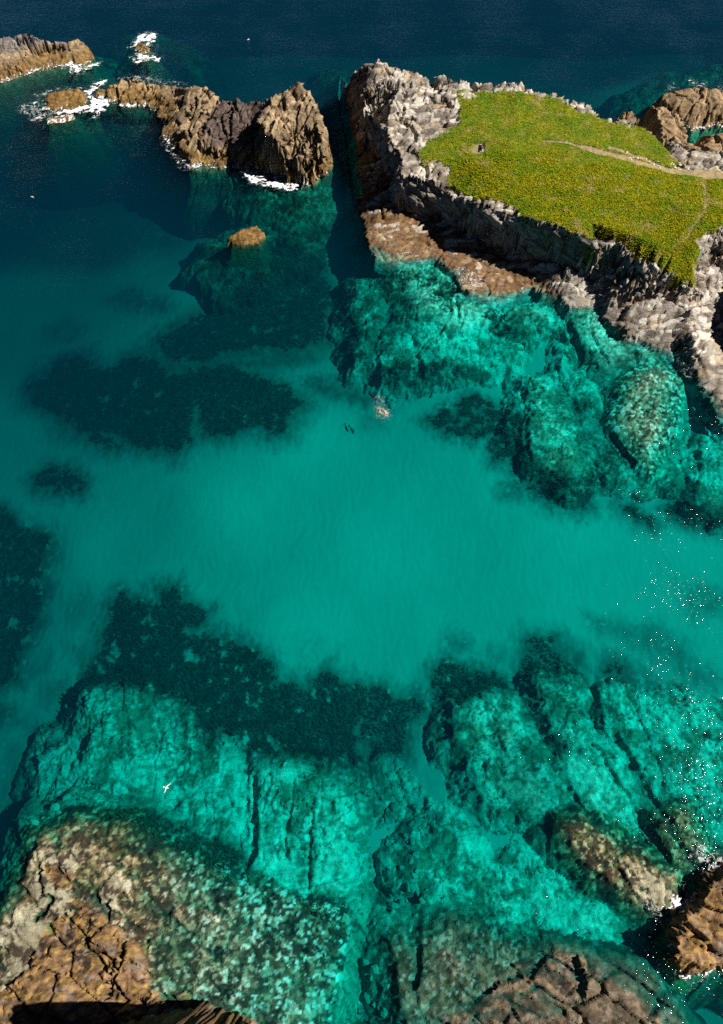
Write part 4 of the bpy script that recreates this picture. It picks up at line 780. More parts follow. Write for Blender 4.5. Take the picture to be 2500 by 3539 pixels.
# the sheer faces of the headland as real walls: blocks, ledges and clefts stand out from the face
def wall(rim, name, parent, org, rows=46, step=.25):
    r = np.array(densify(rim, step)); n = len(r)
    for _ in range(6): r[1:-1] = (r[:-2] + 2 * r[1:-1] + r[2:]) / 4
    t = np.gradient(r[:, :2], axis=0); t /= np.linalg.norm(t, axis=1)[:, None] + 1e-9
    nor = np.stack([t[:, 1], -t[:, 0]], -1)                      # outward: to the right of the walking direction
    if nor[n // 2] @ np.array([-.4, -.9]) < 0: nor = -nor
    sdist = np.concatenate([[0], np.cumsum(np.hypot(*np.diff(r[:, :2], axis=0).T))])
    foot = np.full(n, 1.6)
    vv = np.linspace(0, 1, rows)
    U, T = np.meshgrid(sdist, vv); Z = (r[:, 2] - .25)[None] * (1 - T) + foot[None] * T
    q1 = voro(U / 4.0 + .15 * Z, (Z + .3 * U) / 2.0, 1303); q2 = voro(U / 1.5, (Z + .28 * U) / .8, 1307)
    disp = .25 + 1.6 * T * (.4 + .6 * fbm(U / 9, Z / 20, 2, 1309)) + 1.1 * np.maximum(fbm(U / 7 + .1 * Z, Z / 9, 3, 1311), -.25) + .9 * (q1[2] - .4) - .45 * (1 - smooth(.02, .14, q1[1] - q1[0])) + .4 * (q2[2] - .5) + .25 * fbm(U / .9, Z / .5, 3, 1313)
    disp *= smooth(0, .10, T) * .9 + .1
    ends = smooth(0, 2.0, U) * smooth(0, 2.0, sdist[-1] - U); disp = disp * ends - .5 * (1 - ends)
    X_ = r[:, 0][None] + nor[:, 0][None] * disp; Y_ = r[:, 1][None] + nor[:, 1][None] * disp
    Zz = Z + .12 * fbm(U / 1.1, Z / 1.1, 2, 1317)
    mixw = np.clip(.5 + .8 * (q1[3] - .5) + .6 * (q2[3] - .5) + .4 * fbm(U / 2, Z / 1, 3, 1319), 0, 1)[..., None]
    col_ = lerp(np.array([.16, .125, .10]), np.array([.42, .37, .32]), mixw); col_ = lerp(col_, np.array([.22, .14, .075]), (smooth(4.2, 2.2, Z) * .7)[..., None])
    vid = np.arange(rows * n).reshape(rows, n)
    q = np.stack([vid[:-1, :-1], vid[1:, :-1], vid[1:, 1:], vid[:-1, 1:]], -1).reshape(-1, 4)
    return mesh_np(name, np.stack([X_, Y_, Zz], -1).reshape(-1, 3) - np.array(org), q, M_ROCK, parent, col_.reshape(-1, 3))
for rim_, _ in WALLS: wall(rim_, 'cliff_face', HO, og)
RL = {'slab_reef': ['bright turquoise slab reef left of the oval reef'], 'ribbed_reef': ['long narrow pale reef between the slab reef and the oval reef'],
 'shore_reef': ['pale shallow reef right under the shaded headland cliff'], 'oval_reef': ['oval grey-green reef just awash beside the pale spur on the right'],
 'lobed_reef': ['pale lobe of reef below the oval reef, left one of two', 'pale lobe of reef below the oval reef, right one of two'],
 'slope_reef': ['pale sloping reef at the right edge below the spur'], 'stub_reef': ['small broken reef on the left side of the bright slab reef'],
 'mound_reef': ['faint low reef mound in the pale water below the brown shelf', 'bright rounded reef mound touching the brown shelf', 'small round reef mound beside the shaded cliff foot'],
 'lumpy_reef': ['lumpy reef nearest the dark channel below the brown shelf', 'mottled shallow reef along the lower edge of the brown shelf', 'lumpy reef column nearest the swimmers', 'lumpy reef column at the right of the lumps below the shelf', 'small faint reef lump at the edge of the dark channel'],
 'stack_foot': ['drowned rock apron around the foot of the sea stack', 'shallow weedy ledge below the foam under the stack pinnacle'],
 'drowned_ledge': ['drowned ledge between the stack and the dark channel', 'mottled drowned ledge off the western tip of the headland'],
 'boulder_foot': ['pale green drowned rock apron around the lone boulder'], 'skerry_foot': ['drowned rock apron around the brown skerry chain', 'drowned rocks around the small wave-washed rock'],
 'islet_foot': ['drowned rock rim along the front of the upper left islet'], 'northeast_foot': ['dark weedy drowned rocks off the upper right rocks'],
 'pale_reef': ['broad pale reef under the flying gull', 'pale reef right of the gull, left of the blocky pillars', 'bright pale reef flat above the rock shelf at the bottom centre'],
 'blocky_reef': ['bright blocky pillar reef left of the bottom centre', 'dim blocky reef between the tidal shelf and the pillars'],
 'boulder_reef': ['dim boulder reef at the lower left edge', 'boulder-strewn reef in the lower centre', 'boulder-strewn reef at the bottom edge left of the rock shelf'],
 'stump_reef': ['small pale reef stump, left one of two in the lower centre', 'small pale reef stump, right one of two in the lower centre'],
 'rib_reef': ['bright rounded reef with dark weed, first rib right of lower centre', 'longest pale rib of reef running down to the right-hand outcrop', 'narrow pale reef rib right of the longest rib', 'glittering pale reef at the right edge in the lower half'],
 'dark_rib': ['dark brown rib of rock awash leading to the lower right outcrop', 'brown shallow rock amid the sun glitter at the lower right'],
 'lip_reef': ['pale reef lip along the lower side of the dark rib'],
 'tidal_shelf': ['wide mottled shallow shelf around the bottom-left tidal rock'], 'tidal_shelf_strip': ['narrow pale step of rock along the left side of the tidal shelf'],
 'rock_shelf': ['dark mottled rock shelf just under water at the bottom centre']}
seen = {}
for j, nm in enumerate(REEFS):
    k_ = seen.get(nm, 0); seen[nm] = k_ + 1
    o = cut([(100 + j) * 10], {'tidal_shelf_strip': 'tidal_shelf', 'rock_shelf': 'rock_shelf'}.get(nm, 'submerged_reef' if nm.endswith('foot') else nm), M_ROCK, None, True)
    if o: tag(o, RL[nm][k_], 'reef')

# ------------------------------------------------------------------ sea
wb = 2400.0
wv = [(sx_ * wb, sy_ * wb + 100, z_) for z_ in (-32.0, 0.0) for sx_, sy_ in ((-1, -1), (1, -1), (1, 1), (-1, 1))]
wf = [(3, 2, 1, 0), (4, 5, 6, 7), (0, 1, 5, 4), (1, 2, 6, 5), (2, 3, 7, 6), (3, 0, 4, 7)]
sea = mesh_np('sea', wv, wf, M_WATER); tag(sea, kind='structure')

# ------------------------------------------------------------------ grass tussocks, kelp, boulders, stones
rng = np.random.default_rng(7)
def ground(x, y):
    i = np.clip(np.round((np.asarray(x) - X0) / G).astype(int), 0, NX - 1); j = np.clip(np.round((np.asarray(y) - Y0) / G).astype(int), 0, NY - 1)
    return H[j, i]
def attr_mat(name, rough):
    m, nt, N, L = mat(name)
    out = N.new('ShaderNodeOutputMaterial'); b = N.new('ShaderNodeBsdfPrincipled'); L.new(b.outputs[0], out.inputs[0])
    b.inputs['Roughness'].default_value = rough; b.inputs['Specular IOR Level'].default_value = .03
    at = N.new('ShaderNodeAttribute'); at.attribute_name = 'albedo'
    geo = N.new('ShaderNodeNewGeometry'); t = N.new('ShaderNodeTexNoise'); t.inputs['Scale'].default_value = 3.0; L.new(geo.outputs['Position'], t.inputs['Vector'])
    mr = N.new('ShaderNodeMapRange'); mr.inputs['To Min'].default_value = .75; mr.inputs['To Max'].default_value = 1.25; L.new(t.outputs[0], mr.inputs['Value'])
    mx = N.new('ShaderNodeMix'); mx.data_type = 'RGBA'; mx.blend_type = 'MULTIPLY'; mx.inputs[0].default_value = 1
    L.new(at.outputs['Color'], mx.inputs[6]); L.new(mr.outputs[0], mx.inputs[7]); L.new(mx.outputs[2], b.inputs['Base Color'])
    return m
M_GRASS = attr_mat('grass_blades', .9); M_KELP = attr_mat('kelp_fronds', .7)
def blades(mask, n, lmin, lmax, w, up, cols, wind, org, bend=.4):
    jj, ii = np.nonzero(mask); pick = rng.integers(0, len(jj), n)
    x = X0 + G * (ii[pick] + rng.random(n) - .5); y = Y0 + G * (jj[pick] + rng.random(n) - .5); z = H[jj[pick], ii[pick]] - .03
    ang = wind + rng.normal(0, 1.0, n); L_ = rng.uniform(lmin, lmax, n); el = np.clip(rng.normal(up, .25, n), .1, 1.5)
    dx, dy = np.cos(ang), np.sin(ang); px_, py_ = -dy * w * .5, dx * w * .5
    h1 = L_ * np.sin(el); r1 = L_ * np.cos(el)
    v0 = np.stack([x - px_, y - py_, z], -1); v1 = np.stack([x + px_, y + py_, z], -1)
    mx_, my_ = x + dx * r1 * .55, y + dy * r1 * .55; mz = z + h1 * .75
    v2 = np.stack([mx_ + px_ * .8, my_ + py_ * .8, mz], -1); v3 = np.stack([mx_ - px_ * .8, my_ - py_ * .8, mz], -1)
    v4 = np.stack([x + dx * r1 * (1 + bend), y + dy * r1 * (1 + bend), z + h1 * (1 - bend * .4)], -1)
    V = np.stack([v0, v1, v2, v3, v4], 1).reshape(-1, 3); b = np.arange(n)[:, None] * 5
    Fc = np.concatenate([b + np.array([[0, 1, 2]]), b + np.array([[0, 2, 3]]), b + np.array([[3, 2, 4]])])
    t = rng.random(n); cl_ = np.array(cols); k = np.clip((t * (len(cols) - 1)), 0, len(cols) - 1.001); a = k.astype(int); fr = (k - a)[:, None]
    c = (cl_[a] * (1 - fr) + cl_[a + 1] * fr) * rng.uniform(.7, 1.25, n)[:, None]
    if wind == R(200):
        c = c * lerp(np.array([1.0, 1.0, 1.0]), np.array([.70, .95, 1.0]), gp[jj[pick], ii[pick]][:, None])
        c = lerp(c, np.array([.34, .26, .08]) * rng.uniform(.7, 1.2, n)[:, None], (dry[jj[pick], ii[pick]] * 1.2)[:, None])
    return V - np.array(org), Fc, np.repeat(c, 5, 0)
turfm = (TURF > .6) & (PATH < .4)
tall = turfm & (short < .6); low_t = turfm & (short >= .4)
V1, F1, C1 = blades(tall, 60000, .22, .5, .11, .6, [(.045,.075,.002),(.13,.165,.004),(.27,.265,.006),(.46,.35,.012)], R(200), og)
V2, F2, C2 = blades(low_t, 26000, .18, .4, .10, .6, [(.09,.135,.006),(.175,.215,.010),(.29,.28,.016)], R(200), og)
gr = mesh_np('grass', np.concatenate([V1, V2]), np.concatenate([F1, F2 + len(V1)]), M_GRASS, HO, np.concatenate([C1, C2])); tag(gr, kind='stuff')
km = (KELP_AND_DARK * kmask > .82) & (H < -1.2) & (gy < 130)
V1, F1, C1 = blades(km, 40000, .3, .7, .14, .4, [(.018,.028,.020),(.028,.038,.024),(.040,.046,.026)], R(120), (0, 0, 0), .3)
kp = mesh_np('kelp', V1, F1, M_KELP, None, C1); tag(kp, 'dark kelp fronds covering the reefs and patches of the sea floor', 'kelp', kind='stuff')

import bmesh
def lump(name, seed, sx=1, sy=.8, sz=.6, sub=2, rough=.3):
    bm = bmesh.new(); bmesh.ops.create_icosphere(bm, subdivisions=sub, radius=1.0)
    r = np.random.default_rng(seed); planes = r.normal(size=(9, 3)); planes /= np.linalg.norm(planes, axis=1)[:, None]; off = r.uniform(.55, .95, 9)
    for v in bm.verts:
        p = np.array(v.co); p += rough * .25 * r.normal(size=3)
        for n_, o_ in zip(planes, off):
            e_ = p @ n_ - o_
            if e_ > 0: p -= n_ * e_ * .9
        v.co = (p[0] * sx, p[1] * sy, p[2] * sz)
    me = bpy.data.meshes.new(name); bm.to_mesh(me); bm.free(); return me
M_BOULDER = simple('sea_boulder', (.22, .235, .165), .95, .5, 1.6)
M_STONE = simple('white_stone', (.66, .58, .48), .9, .15, 4.0)
bms = [lump('boulder', 40 + k, 1, .85, .6) for k in range(6)]
for me in bms: me.materials.append(M_BOULDER)
nb = 0
for px0, py0, px1, py1, cnt, zz in ((1180, 2640, 1480, 3250, 95, -4.2), (1170, 3250, 1350, 3530, 28, -3.4), (120, 2580, 320, 2860, 30, -5.0)):
    for _ in range(cnt):
        a = P(rng.uniform(px0, px1), rng.uniform(py0, py1), zz); z_ = float(ground(a[0], a[1]))
        if z_ > -2.0 or z_ < -7.5: continue
        o = bpy.data.objects.new('boulder', bms[nb % 6]); COL.objects.link(o); nb += 1
        r_ = rng.uniform(.3, 1.0) ** 1.3
        o.location = (a[0], a[1], z_ - .22 * r_); o.scale = (r_ * 1.15, r_ * rng.uniform(.7, 1.1), r_ * rng.uniform(.6, .9)); o.rotation_euler = (rng.uniform(-.2, .2), rng.uniform(-.2, .2), rng.uniform(0, 6.28))
        left = px0 < 400
        tag(o, 'rounded sunken boulder on the sea floor at the lower left' if left else 'rounded sunken boulder on the sea floor of the lower centre', 'boulder', 'sunken boulders at the lower left' if left else 'sunken boulders in the lower centre')
sms = [lump('stone', 80 + k, 1, .7, .45, 1, .4) for k in range(4)]
for me in sms: me.materials.append(M_STONE)
line = PL([(2165,540,10.8),(2200,548,10.6),(2240,560,10.5),(2290,574,10.3),(2340,575,10.1),(2370,572,10)])
for k in range(34):
    t = rng.random() * (len(line) - 1); a = int(t); f = t - a
    x_, y_ = lerp(line[a][0], line[a + 1][0], f) + rng.normal(0, .35), lerp(line[a][1], line[a + 1][1], f) + rng.normal(0, .5)
    o = bpy.data.objects.new('stone', sms[k % 4]); COL.objects.link(o); r_ = rng.uniform(.16, .42)
    o.location = (x_, y_, float(ground(x_, y_)) + .1 * r_); o.scale = (r_, r_, r_); o.rotation_euler = (0, 0, rng.uniform(0, 6.28))
    tag(o, 'loose pale stone lying along the headland footpath', 'stone', 'pale stones along the footpath')

# ------------------------------------------------------------------ foam
def foam_mat():
    m, nt, N, L = mat('foam')
    out = N.new('ShaderNodeOutputMaterial'); b = N.new('ShaderNodeBsdfDiffuse'); b.inputs[0].default_value = (.80, .82, .83, 1)
    geo = N.new('ShaderNodeNewGeometry'); t = N.new('ShaderNodeTexNoise'); t.inputs['Scale'].default_value = 2.2; t.inputs['Detail'].default_value = 6; t.inputs['Roughness'].default_value = .7
    L.new(geo.outputs['Position'], t.inputs['Vector'])
    at = N.new('ShaderNodeAttribute'); at.attribute_name = 'albedo'
    ad = N.new('ShaderNodeMath'); ad.operation = 'ADD'; L.new(t.outputs[0], ad.inputs[0]); L.new(at.outputs['Fac'], ad.inputs[1])
    mr = N.new('ShaderNodeMapRange'); mr.inputs['From Min'].default_value = .55; mr.inputs['From Max'].default_value = 1.2; mr.inputs['To Min'].default_value = .03; mr.inputs['To Max'].default_value = .97; L.new(ad.outputs[0], mr.inputs['Value'])
    tr = N.new('ShaderNodeBsdfTransparent'); mx = N.new('ShaderNodeMixShader'); L.new(mr.outputs[0], mx.inputs[0]); L.new(tr.outputs[0], mx.inputs[1]); L.new(b.outputs[0], mx.inputs[2]); L.new(mx.outputs[0], out.inputs[0])
    return m
M_FOAM = foam_mat()
def foam(px, core, label, z=0.0, g=.09, seed=0, sc=1.0):
    pts = PL(px, 0); a = np.array(pts)
    xs = np.arange(a[:, 0].min() - 1.5, a[:, 0].max() + 1.5, g); ys = np.arange(a[:, 1].min() - 1.5, a[:, 1].max() + 1.5, g)
    x, y = np.meshgrid(xs, ys)
    wx = x + 1.4 * fbm(x / 2.5, y / 2.5, 4, 900 + seed, .6); wy = y + 1.4 * fbm(x / 2.5, y / 2.5, 4, 950 + seed, .6)
    d = poly_sd(pts, wx, wy); cvr = smooth(-1.2, .9, d)
    lace = np.abs(fbm(wx / (1.5 * sc) + 3, wy / (1.1 * sc), 3, 970 + seed, .6)); blob = fbm(x / 1.8, y / 1.4, 4, 990 + seed, .6)
    thr = cvr * (.11 + .55 * core ** 1.2 * smooth(-.15, .45, blob + .7 * core - .5) * cvr)
    keep = (lace < thr) & (cvr > .02)
    hz = .03 + .05 * core * smooth(0, .3, thr - lace) + .02 * np.abs(blob)
    vid = np.arange(x.size).reshape(x.shape)
    q = np.stack([vid[:-1, :-1], vid[:-1, 1:], vid[1:, 1:], vid[1:, :-1]], -1).reshape(-1, 4)
    q = q[keep[:-1, :-1].ravel()]
    if len(q) == 0: return
    u_, inv = np.unique(q, return_inverse=True)
    V = np.stack([x, y, hz + z], -1).reshape(-1, 3)[u_]
    dn = np.clip((thr - lace) / .30, 0, 1).ravel()[u_]; dn = np.repeat(dn[:, None], 3, 1)
    o = mesh_np('foam', V, inv.reshape(-1, 4), M_FOAM, None, dn); tag(o, label, 'foam', kind='stuff')
foam([(208,220),(240,214),(262,196),(280,200),(288,226),(345,216),(335,232),(290,240),(280,256),(250,256),(238,232)], .9, 'white foam breaking against the right end of the upper left islet', seed=1)
foam([(440,165),(469,150),(480,125),(505,108),(535,115),(540,135),(522,152),(515,162),(495,142),(470,158)], .95, 'white water above the small wave-washed rock', seed=2)
foam([(478,180),(505,186),(530,192),(562,198),(558,212),(520,205),(480,220),(440,200),(470,195)], .9, 'white water below the small wave-washed rock', seed=3)
foam([(292,316),(315,296),(345,276),(372,278),(350,300),(325,318),(310,340)], .85, 'white surge above the gap between skerry and stack ridge', seed=4)
foam([(296,364),(325,332),(360,336),(380,350),(360,372),(345,398),(322,410),(325,385),(270,392),(200,396),(190,386),(255,376)], .95, 'white surge below the gap between skerry and stack ridge', seed=5)
foam([(168,318),(150,340),(145,374),(190,390),(150,412),(130,425),(95,400),(60,382),(80,362),(120,350)], .42, 'lacy foam around the left end of the skerry chain', seed=6)
foam([(120,328),(175,308),(260,300),(300,306),(280,312),(200,316),(140,336)], .15, 'thin foam streak above the skerry', seed=7)
foam([(400,276),(450,262),(530,268),(600,284),(640,290),(600,296),(520,284),(440,270)], .30, 'thin foam line along the back of the stack ridge', seed=8)
foam([(835,582),(870,594),(910,600),(960,606),(1000,626),(1030,640),(1062,622),(1078,620),(1064,640),(1030,658),(960,652),(890,640),(850,618)], .9, 'bright foam below the sea stack pinnacle', seed=9)
foam([(560,480),(590,500),(612,512),(620,540),(600,540),(570,510)], .5, 'foam at the left foot of the stack', seed=10)
foam([(612,540),(650,574),(700,580),(690,590),(640,586),(610,560)], .35, 'thin foam at the lower left foot of the stack', seed=11)
foam([(2385,280),(2430,284),(2450,298),(2405,304)], .7, 'foam behind the weed-covered rock in the upper right', seed=12)
foam([(2475,296),(2520,296),(2530,320),(2490,314)], .7, 'foam at the right edge behind the weed-covered rock', seed=13)
foam([(2310,300),(2330,290),(2340,304),(2318,310)], .4, 'fleck of foam left of the weed-covered rock', seed=14)
foam([(1570,930),(1640,940),(1680,950),(1670,1000),(1630,1010),(1600,990)], .16, 'thin wash lines over the brown shelf of the headland', .55, seed=15)
foam([(1360,850),(1400,860),(1470,880),(1440,890),(1370,885)], .12, 'thin wash lines at the edge of the brown shelf', .1, seed=16)
foam([(1790,985),(1815,980),(1820,1000),(1800,1008)], .6, 'fleck of foam at the right end of the brown shelf', .1, seed=17)
foam([(2325,3080),(2352,3066),(2372,3100),(2388,3150),(2372,3166),(2352,3140),(2300,3120)], .75, 'white water pouring into the gap by the lower right outcrop', seed=18)
foam([(2210,3060),(2290,3080),(2320,3130),(2290,3170),(2240,3150)], .22, 'lacy foam left of the lower right outcrop', seed=19)
foam([(2350,3384),(2420,3370),(2500,3350),(2500,3365),(2420,3390),(2360,3400)], .3, 'thin foam along the lower side of the right outcrop', seed=20)
foam([(2400,2900),(2500,2960),(2500,3000),(2430,3010),(2390,2960)], .25, 'lacy foam above the lower right outcrop', seed=21)
foam([(2345,1230),(2370,1260),(2390,1300),(2370,1300),(2350,1260)], .3, 'wash at the foot of the pale spur', seed=22)

# thin swash where the outer swell meets the rocks
def swash(labs, label, seed, dens=.5):
    m = np.isin(LAB, labs)
    m2 = m.copy()
    for dj, di in ((1, 0), (-1, 0), (0, 1), (0, -1), (2, 0), (-2, 0), (0, 2), (0, -2)): m2 |= np.roll(m, (dj, di), (0, 1))
    band = smooth(-1.5, -.1, H) * (1 - smooth(.15, .35, H)) * m2
    lc = np.abs(fbm(WX / 1.3, WY / 1.0, 3, 1400 + seed, .6)); bl = fbm(gx / 4, gy / 4, 3, 1420 + seed)
    keep = (lc < band * (.04 + .22 * dens * smooth(-.1, .3, bl))) & (band > .1)
    q = quads[keep[:-1, :-1].ravel()]
    if len(q) == 0: return
    u_, inv = np.unique(q, return_inverse=True)
    V = np.stack([gx, gy, np.maximum(H, 0) + .05], -1).reshape(-1, 3)[u_]; dn = np.clip((band * .2 - lc) / .16, .12, .8).ravel()[u_]
    o = mesh_np('foam', V, inv.reshape(-1, 4), M_FOAM, None, np.repeat(dn[:, None], 3, 1)); tag(o, label, 'foam', kind='stuff')
lid = lambda *n_: [i for i in NAMES if NAMES[i] in n_]
swash(lid('islet', 'islet_foot'), 'thin swash along the waterline of the upper left islet', 1)
swash(lid('skerry', 'low_ledge', 'wave_rock', 'skerry_foot'), 'thin swash around the brown skerries', 2, .8)
swash(lid('sea_stack', 'stack_foot'), 'thin swash along the waterline of the sea stack', 3, .7)
swash(lid('weedy_rock', 'northeast_rock', 'northeast_foot', 'low_stack'), 'thin swash around the upper right rocks', 4, .7)
swash(lid('outcrop'), 'thin swash around the lower right outcrop', 5, .6)
# ------------------------------------------------------------------ bench
def box_mesh(name, sx, sy, sz, material, bev=.008):
    bm = bmesh.new(); bmesh.ops.create_cube(bm, size=1.0)
    for v in bm.verts: v.co = (v.co.x * sx, v.co.y * sy, v.co.z * sz)
    bmesh.ops.bevel(bm, geom=bm.edges[:], offset=bev, segments=1, affect='EDGES')
    me = bpy.data.meshes.new(name); bm.to_mesh(me); bm.free(); me.materials.append(material); return me
def part(name, me, parent, loc, rot=(0, 0, 0)):
    o = bpy.data.objects.new(name, me); COL.objects.link(o); o.parent = parent; o.location = loc; o.rotation_euler = rot; return o
M_WOOD = simple('weathered_wood', (.10, .062, .045), .8, .3, 9.0); M_SLAB = simple('concrete', (.50, .46, .38), .9, .15, 5.0)
bx, by, bz = P(1669, 514, 11.2); bz = float(ground(bx, by)) + .02
bench = empty('bench', (bx, by, bz)); bench.rotation_euler = (0, 0, R(-4)); tag(bench, 'dark wooden bench on a worn patch of the headland meadow', 'bench')
slat = box_mesh('slat', .125, 1.9, .04, M_WOOD); 
for k in range(4): part('seat_slat', slat, bench, (-.26 + .15 * k, 0, .46))
bslat = box_mesh('back_slat', .035, 1.9, .13, M_WOOD)
for k in range(3): part('back_slat', bslat, bench, (.30 + .045 * k, 0, .60 + .17 * k), (0, R(14), 0))
leg = box_mesh('leg', .09, .08, .46, M_WOOD); rl = box_mesh('leg', .09, .08, 1.0, M_WOOD); arm = box_mesh('arm_rest', .60, .08, .05, M_WOOD); up_ = box_mesh('arm_post', .06, .06, .22, M_WOOD)
for s_ in (-1, 1):
    part('leg', leg, bench, (-.26, s_ * .80, .21)); part('leg', rl, bench, (.30, s_ * .80, .48), (0, R(12), 0))
    part('arm_rest', arm, bench, (.02, s_ * .90, .70)); part('arm_post', up_, bench, (-.22, s_ * .90, .57))
part('paving_slab', box_mesh('paving_slab', 1.1, 2.2, .08, M_SLAB), bench, (-.1, 0, -.01))

# ------------------------------------------------------------------ gulls
M_WHITE = simple('white_feathers', (.85, .85, .84), .8, .05, 8.0, .2); M_GREYF = simple('grey_feathers', (.45, .47, .50), .8, .08, 8.0, .2)
M_TIP = simple('black_feathers', (.03, .03, .03), .7, .1, 8.0); M_BEAK = simple('yellow_beak', (.65, .40, .05), .5)
def loft(rings, cap=True):
    n = len(rings[0]); V = [p for r_ in rings for p in r_]; Fc = []
    for a in range(len(rings) - 1):
        for k in range(n): Fc.append((a * n + k, a * n + (k + 1) % n, (a + 1) * n + (k + 1) % n, (a + 1) * n + k))
    if cap: Fc.append(tuple(range(n - 1, -1, -1))); Fc.append(tuple((len(rings) - 1) * n + k for k in range(n)))
    return V, Fc
def pymesh(name, V, Fc, material, parent=None, smooth_=True):
    me = bpy.data.meshes.new(name); me.from_pydata(V, [], Fc); me.update(); me.materials.append(material)
    if smooth_: me.polygons.foreach_set('use_smooth', [True] * len(me.polygons))
    o = bpy.data.objects.new(name, me); COL.objects.link(o)
    if parent: o.parent = parent
    return o
def ringx(x_, r_, z_=0, y_=0, n=10, fl=.9):
    return [(x_, y_ + r_ * math.cos(6.2832 * k / n), z_ + fl * r_ * math.sin(6.2832 * k / n)) for k in range(n)]
def gull(loc, rz, label, flying, sc=1.0):
    g_ = empty('gull', loc); g_.rotation_euler = (0, 0, rz); g_.scale = (sc,) * 3; tag(g_, label, 'gull')
    V, Fc = loft([ringx(-.24, .03), ringx(-.16, .065), ringx(-.04, .10), ringx(.08, .10), ringx(.17, .07), ringx(.21, .05, .01)]); pymesh('body', V, Fc, M_WHITE, g_)
    V, Fc = loft([ringx(.19, .045, .02), ringx(.24, .058, .03), ringx(.29, .052, .03), ringx(.325, .02, .025)]); hd = pymesh('head', V, Fc, M_WHITE, g_)
    V, Fc = loft([ringx(.315, .02, .025), ringx(.36, .012, .02), ringx(.385, .004, .012)]); pymesh('beak', V, Fc, M_BEAK, hd)
    V = [(-.20, .035, .012), (-.20, -.035, .012), (-.37, -.10, .0), (-.40, 0, .0), (-.37, .10, .0)]; V2_ = [(a, b, c - .012) for a, b, c in V]
    pymesh('tail', V + V2_, [(0, 4, 3, 2, 1), (5, 6, 7, 8, 9)] + [(k, (k + 1) % 5, 5 + (k + 1) % 5, 5 + k) for k in range(5)], M_WHITE, g_, False)
    for s_ in (1, -1):
        sw = .22 if s_ > 0 else -.02
        if flying: secs = [(.06, .06 * s_, .05, .20), (.11 + sw * .3, .28 * s_, .10, .19), (.12 + sw, .46 * s_, .10, .15), (.06 + sw * 1.5, .62 * s_, .08, .09), (-.02 + sw * 1.9, .74 * s_, .05, .02)]
        else: secs = [(.08, .08 * s_, .05, .14), (-.02, .11 * s_, .05, .16), (-.18, .09 * s_, .05, .10), (-.34, .03 * s_, .05, .02)]
        rr = []
        for (x_, y_, z_, c_) in secs:
            rr.append([(x_, y_, z_ + .012), (x_ - c_ * .4, y_, z_ + .018), (x_ - c_, y_, z_), (x_ - c_ * .4, y_, z_ - .008)])
        V, Fc = loft(rr); w_ = pymesh('wing', V, Fc, M_GREYF if not flying else M_WHITE, g_)
        if flying:
            V, Fc = loft([[(a, b * 1.005, c + .004) for a, b, c in rr[-2]], [(a, b, c + .004) for a, b, c in rr[-1]]]); V = [(lerp(v[0], rr[-1][0][0], .55), lerp(v[1], rr[-1][0][1], .55), v[2]) for v in V]; pymesh('wing_tip', V, Fc, M_TIP, w_, False)
    return g_
gull(P(575, 2722, 15.0), R(-14), 'white gull flying low over the pale reef at the lower left', True, 1.0)
gull((P(859, 137)[0], P(859, 137)[1], .05), R(40), 'tiny white gull afloat on the open sea at the top', False)
gull((P(112, 681)[0], P(112, 681)[1], .05), R(160), 'tiny white gull afloat on dark water at the left edge', False)

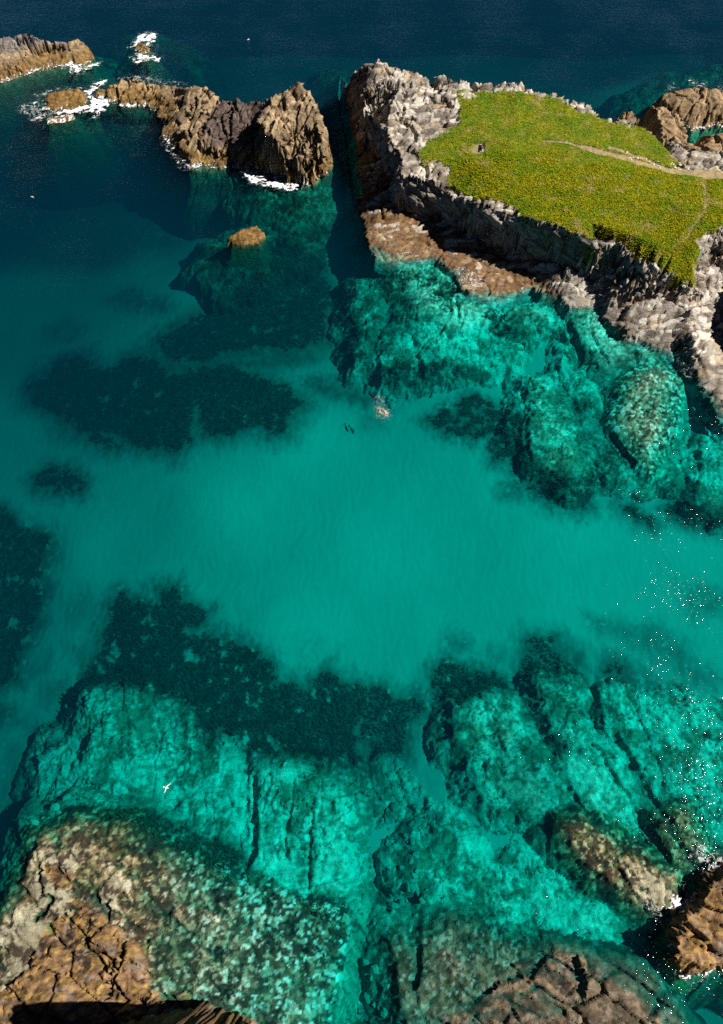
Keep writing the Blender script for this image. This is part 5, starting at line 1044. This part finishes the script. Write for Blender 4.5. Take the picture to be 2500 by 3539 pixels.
# ------------------------------------------------------------------ swimmers
def skin_body(name, verts, edges, radii, material, parent, root=0, sub=2):
    me = bpy.data.meshes.new(name); me.from_pydata(verts, edges, []); o = bpy.data.objects.new(name + '_tmp', me); COL.objects.link(o)
    sm = o.modifiers.new('skin', 'SKIN'); sm.use_smooth_shade = True
    for k, v in enumerate(me.skin_vertices[0].data):
        v.radius = radii[k] if isinstance(radii[k], tuple) else (radii[k], radii[k]); v.use_root = (k == root)
    ss = o.modifiers.new('sub', 'SUBSURF'); ss.levels = sub; ss.render_levels = sub
    dg = bpy.context.evaluated_depsgraph_get(); m2 = bpy.data.meshes.new_from_object(o.evaluated_get(dg)); m2.name = name
    bpy.data.objects.remove(o); m2.materials.clear(); m2.materials.append(material)
    r_ = bpy.data.objects.new(name, m2); COL.objects.link(r_); r_.parent = parent; return r_
def swimmer(loc, rz, label, skin, cap, suit, arm_fwd):
    p_ = empty('person', loc); p_.rotation_euler = (0, 0, rz); tag(p_, label, 'person')
    V = [(0, 0, 0)]; E_ = []; Rr = [(.15, .10)]
    def add(pr, co, r_): V.append(co); E_.append((pr, len(V) - 1)); Rr.append(r_); return len(V) - 1
    wa = add(0, (.16, 0, .01), (.125, .09)); ch = add(wa, (.36, 0, .02), (.165, .105)); nb_ = add(ch, (.52, 0, .03), (.08, .07)); ne_ = add(nb_, (.60, 0, .035), (.058, .058)); h1 = add(ne_, (.70, 0, .05), (.082, .098)); add(h1, (.80, 0, .04), (.062, .075))
    for s_ in (1, -1):
        hp = add(0, (-.08, .09 * s_, 0), (.095, .09)); kn = add(hp, (-.46, .11 * s_, -.06), .062); cf = add(kn, (-.62, .11 * s_, -.05), .056); an = add(cf, (-.84, .11 * s_, -.03), .036); add(an, (-.98, .12 * s_, -.04), (.045, .025))
        shd = add(ch, (.46, .18 * s_, .02), .062)
        f = arm_fwd if s_ > 0 else not arm_fwd
        el = add(shd, (.66, .30 * s_, -.03) if f else (.22, .34 * s_, -.05), .045); wr = add(el, (.92, .24 * s_, -.03) if f else (-.02, .36 * s_, -.08), .030)
        d_ = 1 if f else -1; wp = V[wr]; pm = add(wr, (wp[0] + .07 * d_, wp[1], wp[2]), (.036, .018))
        for q, (ln, of) in enumerate(((.075, .030), (.09, .011), (.085, -.010), (.065, -.029))):
            b_ = add(pm, (wp[0] + .095 * d_, wp[1] + of, wp[2]), .010); add(b_, (wp[0] + (.095 + ln) * d_, wp[1] + of * 1.15, wp[2] - .012), .008)
        tb_ = add(wr, (wp[0] + .045 * d_, wp[1] - .040 * s_, wp[2] - .01), .011); add(tb_, (wp[0] + .085 * d_, wp[1] - .062 * s_, wp[2] - .015), .009)
    body = skin_body('body', V, E_, Rr, skin, p_)
    V, Fc = loft([[(x_, r_ * math.cos(6.2832 * k / 12), .055 + r_ * 1.05 * math.sin(6.2832 * k / 12)) for k in range(12)] for x_, r_ in ((.655, .078), (.69, .096), (.74, .104), (.80, .092), (.84, .06), (.86, .02))]); pymesh('swim_cap', V, Fc, cap, p_)
    V, Fc = loft([[(x_, ry_ * math.cos(6.2832 * k / 14), rz_ * math.sin(6.2832 * k / 14)) for k in range(14)] for x_, ry_, rz_ in ((-.16, .20, .115), (-.08, .20, .125), (.02, .175, .118), (.10, .150, .108))]); pymesh('swimsuit', V, Fc, suit, p_)
    for s_ in (1, -1):
        V = [(-.93, .12 * s_ - .05, -.03), (-.93, .12 * s_ + .05, -.03), (-1.28, .13 * s_ + .10, -.06), (-1.28, .13 * s_ - .10, -.06)]; V += [(a, b, c - .02) for a, b, c in V]
        pymesh('fin', V, [(0, 1, 2, 3), (7, 6, 5, 4), (0, 4, 5, 1), (1, 5, 6, 2), (2, 6, 7, 3), (3, 7, 4, 0)], M_TIP, p_, False)
    return p_
M_SKIN = simple('pale_skin', (.62, .40, .30), .55, .06, 6.0); M_SKIN2 = simple('tan_skin', (.55, .29, .14), .55, .06, 6.0)
M_CAP = simple('red_cap', (.70, .06, .07), .5); M_SUIT = simple('dark_swimsuit', (.02, .03, .07), .6); M_SUIT2 = simple('pink_swimsuit', (.75, .35, .32), .6)
def ang(a, b): q, w = P(*a), P(*b); return math.atan2(w[1] - q[1], w[0] - q[0])
swimmer((P(1311, 1419)[0], P(1311, 1419)[1], .035), ang((1305, 1409), (1315, 1430)), 'swimmer with dark swimsuit and red cap, left of the pair in the cove', M_SKIN2, M_CAP, M_SUIT, True)
swimmer((P(1331, 1423)[0], P(1331, 1423)[1], .045), ang((1321, 1410), (1339, 1435)), 'pale swimmer in pink swimsuit, right of the pair in the cove', M_SKIN, M_CAP, M_SUIT2, False)
foam([(1298,1412),(1320,1400),(1345,1415),(1352,1440),(1330,1446),(1300,1438)], .30, 'foam and ripples splashed up around the two swimmers', 0, .06, 30, .5)
foam([(1290,1375),(1310,1370),(1325,1395),(1300,1405)], .10, 'flecks of foam trailing behind the two swimmers', 0, .06, 31, .4)
